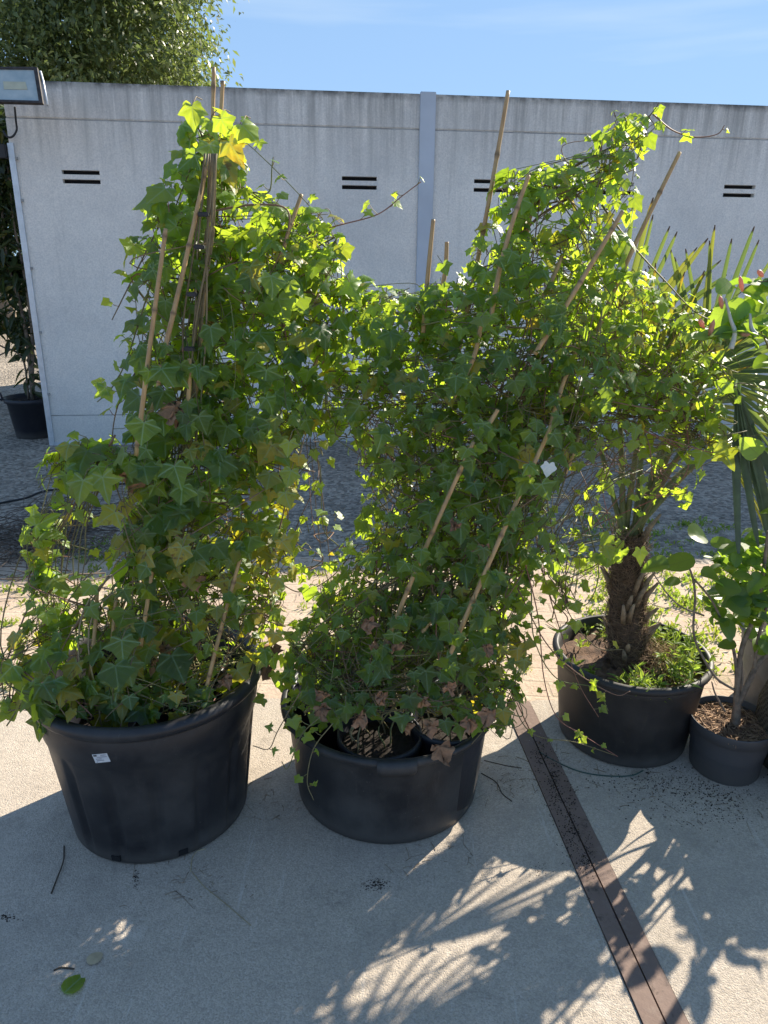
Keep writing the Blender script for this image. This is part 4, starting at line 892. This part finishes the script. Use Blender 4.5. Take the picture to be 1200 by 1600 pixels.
# weeds
LWd = Leaves(LANCE); TW = Tubes()
for i in range(85):
    a = rnd.uniform(-1.9, 1.2) if rnd.random() < .8 else rnd.uniform(0, 2 * PI); q = .235 * math.sqrt(rnd.uniform(.2, 1)); x, y = T3[0] + q * math.cos(a), T3[1] + q * math.sin(a)
    hh = rnd.uniform(.02, .11) * (1.2 if math.cos(a) > .3 else .6); top = Vector((x + rnd.uniform(-.02, .03), y + rnd.uniform(-.03, .02), .29 + hh)); bs = Vector((x, y, .285)); TW.add([bs, (bs + top) / 2, top], .0011, 3, (0, .2, 0), cap=False)
    for j in range(rnd.randint(7, 14)):
        f = rnd.uniform(.2, 1); th = rnd.uniform(0, 2 * PI); o_ = Vector((math.cos(th), math.sin(th), rnd.uniform(0, .9))); LWd.add(bs.lerp(top, f), Vector((0, 0, 1)) + rv() * .4 - o_ * .4, o_, rnd.uniform(.018, .045), (rnd.random(), rnd.random() * .25, rnd.random() * .8))
wo = LWd.build('weeds', MAT['weed'], pm); wo['kind'] = 'stuff'
TW.build('weed_stalks', MAT['stem'], pm)['kind'] = 'stuff'

# ================================================================== SHRUB IN GREY POT
gs = empty('potted_shrub', (TG[0], TG[1], GZ)); tag(gs, 'bare-stemmed shrub with round leaves in a small grey pot filled with bark', 'potted shrub')
hg, Rg = .189, .131
lathe('pot', [(.001, 0), (.104, 0), (.108, .006), (.121, .142), (.1225, .146), (.127, .148), (.1305, hg - .004), (.1295, hg), (.127, hg - .001), (.123, .12), (.102, .02)], MAT['grey'], gs, (TG[0], TG[1], GZ), 80)
soil(TG, .1235, .172, MAT['soil2'], gs, 'soil', .006)
T = Tubes()
for i in range(420):
    a = rnd.uniform(0, 2 * PI); q = .118 * math.sqrt(rnd.random()); p = Vector((TG[0] + q * math.cos(a), TG[1] + q * math.sin(a), .178)); d = Vector((rnd.gauss(0, 1), rnd.gauss(0, 1), rnd.uniform(-.1, .3))) * .012
    T.add([p - d, p + d], rnd.uniform(.0008, .002), 3, (0, 0, 0))
T.build('bark_chips', plain('bark_chips', (.26, .165, .10), .9, .6, 70, .3), gs)
T = Tubes(); Yg = TG[1]
def stem(l, r0, r1, Y=Yg): T.add(catmull(PY(l, Y), 8), np.linspace(r0, r1, (len(l) - 1) * 8 + 1), 8, (0, 0, 0))
stem([(1147, 1150), (1150, 1122), (1152, 1095)], .019, .012); stem([(1150, 1100), (1154, 1050), (1160, 1010), (1180, 960), (1192, 900), (1200, 830)], .010, .005)
stem([(1150, 1105), (1170, 1065), (1182, 1040), (1200, 1020), (1225, 980)], .011, .006); stem([(1178, 1045), (1184, 1000), (1200, 940), (1215, 880)], .006, .004)
stem([(1150, 1090), (1150, 1040), (1142, 1000), (1128, 970), (1110, 935), (1085, 905)], .006, .003); stem([(1148, 1078), (1120, 1060), (1100, 1030), (1084, 990), (1086, 930), (1080, 895), (1070, 880)], .0045, .003)
stem([(1133, 1112), (1118, 1085), (1112, 1065)], .004, .002); stem([(1158, 1098), (1160, 1050), (1158, 1025)], .004, .003)
stem([(1100, 962), (1060, 945), (1030, 910), (1000, 860)], .003, .0016)
T.build('stems', MAT['bark'], gs)
LG = Leaves(OVAL); TG_ = Tubes()
def leafat(L, px, py, Y, size, n=(0, -.5, .8), t=(.2, 0, -1), c=(.4, 0, .2), k=None): L.add(at(px, py, Y), Vector(n) + rv() * .15, Vector(t) + rv() * .2, size, c, k)
for x, y, s_, t_ in ((1085, 872, .13, (-1, 0, -.2)), (1075, 835, .12, (1, 0, 0)), (1095, 900, .13, (.8, 0, -.5)), (1045, 882, .10, (-1, 0, -.2)), (1062, 905, .07, (-.5, 0, -1)), (1118, 912, .10, (.6, 0, -.6)), (1110, 850, .09, (1, 0, .2)), (1140, 935, .10, (.4, 0, -1)), (1165, 960, .11, (.8, 0, -.7)), (1130, 965, .10, (.6, 0, -.8)), (1150, 1005, .075, (-.8, 0, -.3)), (1185, 1000, .08, (.2, 0, -1)), (1170, 930, .1, (-.8, 0, -.6))):
    leafat(LG, x, y, Yg - .02, s_ * .75, t=t_, c=(rnd.random() * .6, 0, rnd.random() * .2))
for b in (Blob(1165, 890, 50, 48, 2.12, .1, 75, .062, 0, .5, .8), Blob(1150, 950, 45, 40, 2.10, .08, 40, .07, 0, .3, .8), Blob(1200, 960, 40, 60, 2.08, .08, 30, .075, 0, .3, .8), Blob(1195, 870, 40, 50, 2.15, .1, 32, .065, 0, .6, .8)):
    for _ in range(b.n):
        p, u = b.pt(); LG.add(p, Vector((0, -.15, 1)) + rv() * .45, Vector((rnd.gauss(0, 1), rnd.gauss(0, .6), -.2)), b.size * rnd.uniform(.6, 1.0), (rnd.random(), 0, rnd.random() * b.young))
LG.build('foliage', MAT['round'], gs)

# ================================================================== RIGHT EDGE: TUB WITH HONEYSUCKLE, WRAPPED ROOT BALL
TR = (1.60, 2.42)
hs = empty('potted_climber', (TR[0], TR[1], GZ)); tag(hs, 'pink-budded climber with rounded leaves in a dusty pale-rimmed tub at the right edge', 'climbing plant')
dusty = plastic('sun_bleached_tub', (.10, .105, .11), .5, .5, (.4, .4, .4))
tub('tub', TR, .33, .27, .215, dusty, hs, .018, None, 0, .03)
soil(TR, .235, .29, MAT['soil'], hs)
T = Tubes(); LH = Leaves(OVAL + [LANCE[0]])
for l, r0, Y in (([(1225, 1060), (1215, 900), (1215, 700), (1205, 560), (1170, 500), (1120, 515), (1085, 500)], .004, 2.1), ([(1230, 1060), (1240, 800), (1230, 600), (1200, 530), (1150, 520), (1100, 525)], .004, 2.05), ([(1240, 1040), (1250, 800), (1225, 480), (1190, 440), (1150, 462)], .004, 2.1),
                  ([(1230, 1060), (1240, 820), (1215, 700), (1190, 640)], .003, 2.0), ([(1240, 1040), (1260, 700), (1280, 450), (1270, 330)], .005, 2.2)):
    cv = catmull(PY(l, Y), 8); T.add(cv, np.linspace(r0, .0012, len(cv)), 6, (rnd.random(), .3, 0))
    for i in range(6, len(cv), 3):
        for sgn in (-1, 1):
            if rnd.random() < .75: LH.add(cv[i], Vector((0, -.3, .9)) + rv() * .4, Vector((sgn, rnd.uniform(-.5, .5), rnd.uniform(-.5, .4))), rnd.uniform(.04, .075), (rnd.random(), 0, rnd.random()), rnd.choice((0, 1)))
for x, y in ((1140, 480), (1165, 470), (1185, 480), (1190, 500), (1140, 440), (1195, 470), (1180, 505)): leafat(LH, x, y, 2.08, .07, (0, -.6, .6), (rnd.uniform(-1, 1), 0, -.6), (.8, 0, 1), 0)
leafat(LH, 1186, 712, 1.95, .07, (0, -1, .3), (-1, 0, .3), (.9, 0, 1), 0)
for _ in range(230):  # leaves out of view, added to shade the slab
    u = unit(rv()) * rnd.random() ** .4; LH.add(Vector((1.70 + u.x * .24, 2.36 + u.y * .2, .62 + u.z * .26)), Vector((0, 0, 1)) + rv() * .5, rv(), rnd.uniform(.05, .08), (rnd.random(), 0, rnd.random() * .3), rnd.choice((0, 1)))
T.build('stems', MAT['stem'], hs); LH.build('foliage', MAT['round'], hs)
T = Tubes()
pink = leaf_mat('pink_bud', (.55, .30, .26), (.6, .38, .32), (.6, .4, .3), (.7, .36, .28), False, .4, .5, spots=False)
for x, y, dx, dy, L in ((1160, 455, -4, -24, .03), (1128, 482, -3, -20, .03), (1108, 525, 8, -26, .04), (1155, 521, 18, 2, .03), (1192, 432, -8, -10, .03), (1100, 512, -8, -14, .03)):
    a, b = at(x, y, 2.05), at(x + dx, y + dy, 2.03); T = Tubes(); T.add([a, a.lerp(b, .35), a.lerp(b, .75), b], [.0025, .007, .006, .001], 6, (.5, 0, .3)); T.build('flower_bud', pink, hs)
T = Tubes()
for l in ([(1133, 466), (1142, 500), (1148, 520), (1142, 545)], [(1172, 490), (1174, 512), (1182, 525)]): cv = catmull(PY(l, 2.04), 6); T.add(cv, np.linspace(.003, .008, len(cv)), 6, (.2, .9, 0))
T.build('pale_pods', plain('pale_pod', (.45, .47, .43), .5, .1), hs)

RB = (1.43, 2.00)
rb = empty('balled_shrub', (RB[0], RB[1], GZ)); tag(rb, 'root ball in dark woven sacking at the right edge beside the grey pot', 'balled shrub')
def sack():
    m = M('woven_sacking'); o = m.obj(); mpn = m.n('ShaderNodeMapping'); mpn.inputs['Scale'].default_value = (1, 1, 1); m.l(o, mpn.inputs[0])
    w1 = m.n('ShaderNodeTexWave', wave_type='BANDS', bands_direction='Z'); w1.inputs['Scale'].default_value = 28; w1.inputs['Distortion'].default_value = 3; m.l(o, w1.inputs['Vector'])
    w2 = m.n('ShaderNodeTexWave', wave_type='BANDS', bands_direction='DIAGONAL'); w2.inputs['Scale'].default_value = 22; w2.inputs['Distortion'].default_value = 3; m.l(o, w2.inputs['Vector'])
    h = m.math('MAXIMUM', w1.outputs[1], w2.outputs[1]); m.col(m.mix(h, (.035, .03, .022), (.12, .105, .08))); m.rough(.95, .1); m.bump(h, .7, .008); return m.m
rf = lambda r, z, a: r * (1 + .05 * math.sin(3 * a + 1) + .03 * math.sin(7 * a + z * 20))
lathe('root_ball', [(.001, 0), (.12, .0), (.175, .03), (.205, .12), (.205, .22), (.19, .32), (.13, .40), (.04, .43), (.001, .43)], sack(), rb, (RB[0], RB[1], GZ), 60, rf)  # ball made taller so that its shadow covers the slab
T = Tubes(); c0 = Vector((RB[0], RB[1], .2)); T.add(catmull([c0, c0 + Vector((.01, 0, .5)), c0 + Vector((.03, .02, 1.0)), c0 + Vector((.05, 0, 1.5))], 6), np.linspace(.016, .006, 19), 8, (0, 0, 0))
LB = Leaves(OVAL)
for i in range(14):
    z = rnd.uniform(.8, 1.5); a = rnd.uniform(-1.2, 1.8); p = c0 + Vector((.02, 0, z)); d = Vector((math.cos(a), math.sin(a), .5)) * rnd.uniform(.15, .32); cv = catmull([p, p + d * .5 + Vector((0, 0, .03)), p + d], 5); T.add(cv, .003, 4, (0, 0, 0), cap=False)
    for q in cv[2:]:
        for _ in range(4): LB.add(q + rv() * .02, Vector((0, 0, 1)) + rv() * .5, rv(), rnd.uniform(.05, .08), (rnd.random(), 0, rnd.random() * .3))
T.build('stems', MAT['bark'], rb); LB.build('foliage', MAT['round'], rb)

# ================================================================== POTTED SHRUB AT THE BUILDING CORNER
PB = (-3.30, 6.82)
sb = empty('potted_laurel', (PB[0], PB[1], 0)); tag(sb, 'tall dark shrub in a black two-handled pot beside the corner of the white building', 'potted shrub')
lathe('pot', [(.001, 0), (.17, 0), (.175, .01), (.215, .32), (.235, .33), (.24, .37), (.225, .37), (.2, .30), (.16, .02)], MAT['nursery'], sb, (PB[0], PB[1], 0), 48)
soil(PB, .21, .33, MAT['soil'], sb)
for sx_ in (-1,):
    T = Tubes(); T.add(catmull([Vector((PB[0] - .22, PB[1] - .10, .35)), Vector((PB[0] - .28, PB[1] - .12, .38)), Vector((PB[0] - .30, PB[1] - .12, .43)), Vector((PB[0] - .25, PB[1] - .14, .445)), Vector((PB[0] - .20, PB[1] - .16, .42)), Vector((PB[0] - .19, PB[1] - .16, .36))], 5), .010, 6); T.build('handle', MAT['nursery'], sb)
T = Tubes(); LD = Leaves(LANCE)
def YB(l, Y=6.85): return PY(l, Y)
for l, r in (([(52, 625), (44, 540), (30, 470), (10, 400), (0, 300), (-20, 200)], .022), ([(50, 620), (50, 520), (38, 430), (22, 350), (12, 260)], .018), ([(45, 625), (35, 560), (0, 540), (-30, 520)], .010), ([(40, 540), (20, 545), (-10, 560)], .007)):
    cv = catmull(YB(l), 6); T.add(cv, np.linspace(r, .006, len(cv)), 6, (0, 0, 0))
T.build('stems', MAT['bark'], sb)
for (px, py, rx, ry, n) in ((20, 420, 38, 70, 330), (0, 300, 40, 80, 380), (5, 220, 45, 50, 260), (38, 520, 24, 50, 110), (-40, 350, 50, 120, 320), (52, 590, 16, 28, 26), (5, 500, 24, 26, 40), (-40, 500, 40, 40, 80)):
    b = Blob(px, py, rx, ry, 6.9, .16, n)
    for _ in range(n):
        p, u = b.pt(.1, 1); 
        if p.x > X0 - .07 - .11 * (p.y - 6.44): continue
        LD.add(p, Vector((0, -.4, .8)) + rv() * .5, Vector((rnd.gauss(0, 1), rnd.gauss(0, 1), -.9)), rnd.uniform(.10, .19), (rnd.random(), rnd.random() * .6 if rnd.random() < .1 else 0, rnd.random() * .4))
LD.build('foliage', MAT['darkleaf'], sb)

# ================================================================== TREES BEHIND
def crown_mesh(name, blobs, nclump, per, size, mat, parent, seed, cl=.55, droop=.7):
    g = np.random.default_rng(seed); W = np.array([b[3] * b[4] * b[5] for b in blobs]); W = W / W.sum()
    idx = g.choice(len(blobs), nclump, p=W); B = np.array(blobs)[idx]
    u = g.normal(size=(nclump, 3)); u /= np.linalg.norm(u, axis=1)[:, None]; k = g.uniform(.55, 1.02, (nclump, 1)) ** .8
    Cc = B[:, :3] + u * B[:, 3:6] * k
    P = np.repeat(Cc, per, 0) + g.normal(size=(nclump * per, 3)) * cl * np.array([1, 1, .6])
    T = np.repeat(u, per, 0) * .5 + g.normal(size=P.shape) * .55 + np.array([0, 0, -droop]); Nn = np.repeat(u, per, 0) * .4 + g.normal(size=P.shape) * .6 + np.array([0, 0, .6])
    L = Leaves(LSMALL); n = len(P)
    L.p = P; L.n = Nn; L.t = T; L.s = size * g.lognormal(0, .25, n); L.k = np.zeros(n, int)
    cc = np.repeat(g.random((nclump, 1)), per, 0); L.c = np.hstack([np.clip(cc * .7 + g.random((n, 1)) * .4, 0, 1), np.zeros((n, 1)), g.random((n, 1)) ** 3 * cc])
    o = L.build(name, mat, parent); return o
tr1 = empty('ash_tree', (-8.6, 17, 0)); tag(tr1, 'large leafy tree rising behind the left end of the white building', 'tree')
crown_mesh('crown', [(-8.2, 17, 6.0, 4.1, 3.6, 3.6), (-5.6, 16.6, 5.2, 1.75, 2.2, 2.0), (-11.5, 17, 5.5, 3.2, 3, 3.2), (-7.2, 16, 4.4, 2.4, 2.2, 1.8), (-5.4, 16.5, 7.2, 1.7, 1.8, 1.6), (-4.75, 16.4, 5.8, 1.5, 1.6, 1.7), (-4.6, 16.4, 7.6, 1.3, 1.5, 1.2)], 2300, 66, .125, MAT['tree'], tr1, 4, .25)
T = Tubes(); T.add(catmull([(-8.6, 17, 0), (-8.5, 17, 2), (-8.3, 17, 4), (-8.1, 17, 7)], 6), np.linspace(.28, .08, 19), 10)
for i in range(26):
    z = rnd.uniform(2, 6); p = Vector((-8.4, 17, z)); d = Vector((rnd.uniform(-1, 1), rnd.uniform(-1, .8), rnd.uniform(.2, .9))) * rnd.uniform(1.8, 3.6); T.add(catmull([p, p + d * .5 + Vector((0, 0, .2)), p + d], 5), np.linspace(.08, .02, 11), 6)
T.build('trunk', MAT['bark'], tr1)
hd = empty('hedge', (-9, 20, 0)); tag(hd, 'dark distant hedge glimpsed past the left end of the building', 'hedge')
crown_mesh('foliage', [(-7.5 - i * 2.2, 19.5 + i * .6, 1.3, 1.9, 1.2, 1.9) for i in range(5)], 420, 40, .22, MAT['darkleaf'], hd, 9, .28)

# ================================================================== SMALL THINGS ON THE GROUND
def ground_curve(name, l, r, mat, label, cat, z=None, rad=None):
    T = Tubes(); pts = [gp(x, y, (z or GZ) + r + (q[0] if q else 0)) for x, y, *q in l]; T.add(catmull(pts, 8), r if rad is None else np.linspace(r, rad, (len(l) - 1) * 8 + 1), 6); o = T.build(name, mat); tag(o, label, cat); return o
ground_curve('hose', [(-60, 800), (0, 786), (40, 778), (70, 767), (120, 762), (200, 755)], .007, MAT['black'], 'thin black hose lying on the dark ground behind the fluted tub', 'hose', .001)
ground_curve('garden_wire', [(828, 1155), (840, 1172), (865, 1188), (905, 1205), (945, 1212), (985, 1212), (1005, 1204)], .0022, MAT['wire'], 'thin green wire curling along the ground below the palm tub', 'wire')
ground_curve('straw', [(298, 1362), (300, 1342), (308, 1330), (322, 1326)], .0012, plain('straw', (.42, .34, .2), .8), 'curved pale straw lying against the foot of the fluted tub', 'straw')
ground_curve('dry_stalk', [(300, 1362), (318, 1384), (350, 1410), (392, 1446)], .0011, plain('stalk', (.34, .27, .15), .8), 'long thin dry stalk trailing forward from the fluted tub', 'stalk')
ground_curve('twig', [(100, 1322, .0), (99, 1345, .004), (90, 1370, .002), (80, 1396)], .0019, plain('twig_bark', (.06, .045, .03), .9), 'dark bent twig on the shaded concrete left of the tubs', 'twig')
ground_curve('twig', [(84, 1516), (96, 1512), (116, 1514)], .0020, bpy.data.materials['twig_bark'], 'short twig lying beside the fallen green leaf', 'twig')
ground_curve('twig', [(752, 1208), (775, 1222), (785, 1240), (800, 1252)], .0016, bpy.data.materials['twig_bark'], 'thin twig on the concrete right of the wide tub', 'twig')
ground_curve('twig', [(756, 1188), (790, 1196), (815, 1200)], .0013, bpy.data.materials['twig_bark'], 'straight thin twig near the end of the rusty channel', 'twig')
Lf = Leaves([OVAL[1]]); p = gp(100, 1552, GZ + .004); Lf.add(p, (0, 0, 1), unit(gp(132, 1520, 0) - gp(100, 1552, 0)), .058, (.8, .1, .5)); tag(Lf.build('fallen_leaf', MAT['ivy']), 'green leaf fallen flat on the shaded concrete', 'leaf')
Lf = Leaves([OVAL[1]]); p = gp(138, 1506, GZ + .004); Lf.add(p, (0, 0, 1), unit(gp(162, 1484, 0) - gp(138, 1506, 0)), .04, (.8, .1, .5)); tag(Lf.build('sun_fleck', plain('sun_fleck_tan', (.5, .4, .25), .8)), 'small pale leaf-shaped patch standing for a fleck of sun on the concrete', 'leaf')  # pale leaf shape painted as a fleck of sunlight
def crumbs(name, spots, mat, label, cat):
    V = []; F = []
    for (cx, cy, sx_, sy_, n, s0, s1) in spots:
        for _ in range(n):
            p = gp(cx + rnd.gauss(0, sx_), cy + rnd.gauss(0, sy_), GZ); p.z = .0132 if -.004 < p.x - sxat(p.y) < .107 else GZ; s = rnd.uniform(s0, s1); i = len(V)
            for q in ((1, 0, 0), (-.3, .9, 0), (-.6, -.7, 0), (rnd.uniform(-.3, .3), rnd.uniform(-.3, .3), .8)): V.append((p.x + q[0] * s * rnd.uniform(.5, 1.2), p.y + q[1] * s * rnd.uniform(.5, 1.2), p.z + q[2] * s - .0004))
            F += [(i, i + 1, i + 3), (i + 1, i + 2, i + 3), (i + 2, i, i + 3)]
    o = link(name, np_mesh(name, V, F, smooth=False), mat); tag(o, label, cat, kind='stuff')
crumbs('soil_crumbs', [(1080, 1225, 60, 22, 500, .0012, .005), (1120, 1260, 50, 22, 380, .001, .004), (1010, 1222, 50, 10, 220, .001, .004), (588, 1382, 10, 5, 160, .001, .004), (212, 1375, 3, 8, 60, .001, .004), (12, 1432, 8, 4, 70, .001, .004), (866, 1225, 8, 30, 260, .001, .004), (890, 1290, 7, 30, 260, .001, .004), (915, 1345, 8, 22, 200, .001, .003), (845, 1180, 6, 14, 120, .001, .004), (560, 1470, 200, 60, 90, .001, .002), (60, 1400, 40, 60, 60, .001, .002), (790, 1220, 16, 18, 90, .001, .003), (700, 1450, 300, 90, 140, .0006, .0016), (250, 1450, 200, 80, 120, .0006, .0014), (845, 1360, 12, 8, 70, .001, .003), (640, 1370, 40, 10, 50, .001, .002)], MAT['soil'], 'dark crumbs of soil scattered over the concrete', 'soil')
crumbs('pebbles', [(932, 1290, 2, 2, 1, .007, .008), (1150, 1215, 2, 2, 1, .005, .006), (850, 1170, 40, 25, 14, .001, .003), (1030, 1205, 20, 8, 10, .002, .004)], plain('pebble', (.42, .38, .32), .8), 'small pale pebbles on the concrete by the palm tub', 'pebbles')
# grass and weeds in the paving joints, litter on it
def blades(name, spots, mat, label, h0=.01, h1=.04):
    P = []; 
    L = Leaves([LSMALL[0]])
    for (x0, x1, y0, y1, n) in spots:
        for _ in range(n):
            cx, cy = rnd.uniform(x0, x1), rnd.uniform(y0, y1)
            for _ in range(rnd.randint(8, 26)):
                a = rnd.uniform(0, 2 * PI); L.add(Vector((cx + rnd.gauss(0, .025), cy + rnd.gauss(0, .018), .003)), (math.cos(a), math.sin(a), .3), (rnd.gauss(0, .5), rnd.gauss(0, .5), 1), rnd.uniform(h0, h1), (rnd.random(), rnd.random() * .4, rnd.random() * .7))
    tag(L.build(name, mat), label, 'grass', kind='stuff')
blades('grass', [(.95, 2.4, 2.6, 3.9, 330), (-1.9, -1.0, 2.5, 3.4, 70), (-.4, .6, 2.6, 3.7, 60), (-2.0, -1.2, 3.4, 4.1, 60), (1.2, 2.2, 3.9, 4.6, 60)], MAT['weed'], 'low green grass and moss in the joints of the sunlit paving')
T = Tubes()
for i in range(520):
    p = Vector((rnd.gauss(-2.05, .28), rnd.gauss(4.0, .30), rnd.uniform(.0, .09))); d = Vector((rnd.gauss(0, 1), rnd.gauss(0, 1), rnd.uniform(-.15, .2))) * rnd.uniform(.03, .14); T.add([p - d, p + rv() * .01, p + d], rnd.uniform(.0012, .004), 4)
o = T.build('brushwood', plain('dry_brushwood', (.14, .105, .08), .9, .5, 30, .3)); tag(o, 'heap of dry twigs and prunings on the ground behind the fluted tub', 'brushwood', kind='stuff')
T = Tubes()
for i in range(700):
    p = Vector((rnd.uniform(-2, 1.6), rnd.uniform(2.5, 5.2), .006)); d = Vector((rnd.gauss(0, 1), rnd.gauss(0, 1), .02)) * rnd.uniform(.006, .03); T.add([p - d, p + d + Vector((0, 0, .004))], rnd.uniform(.0006, .0018), 3)
o = T.build('plant_litter', plain('plant_litter', (.22, .16, .10), .9, .5, 30, .3)); tag(o, 'scattered bits of dry straw and leaf on the paving behind the tubs', 'litter', kind='stuff')

T = Tubes()
for i in range(260):
    px, py = rnd.choice(((1080, 1230), (1000, 1225), (860, 1200), (780, 1220), (1130, 1270), (430, 1250), (700, 1350), (300, 1380)))
    p = gp(px + rnd.gauss(0, 45), py + rnd.gauss(0, 20), GZ + .001); d = Vector((rnd.gauss(0, 1), rnd.gauss(0, 1), .02)) * rnd.uniform(.003, .014); T.add([p - d, p + rv() * .001 + Vector((0, 0, .001)), p + d], rnd.uniform(.0004, .0010), 3)
o = T.build('straw_litter', bpy.data.materials['plant_litter']); tag(o, 'fine bits of straw and stalk scattered on the concrete round the pots', 'litter', kind='stuff')
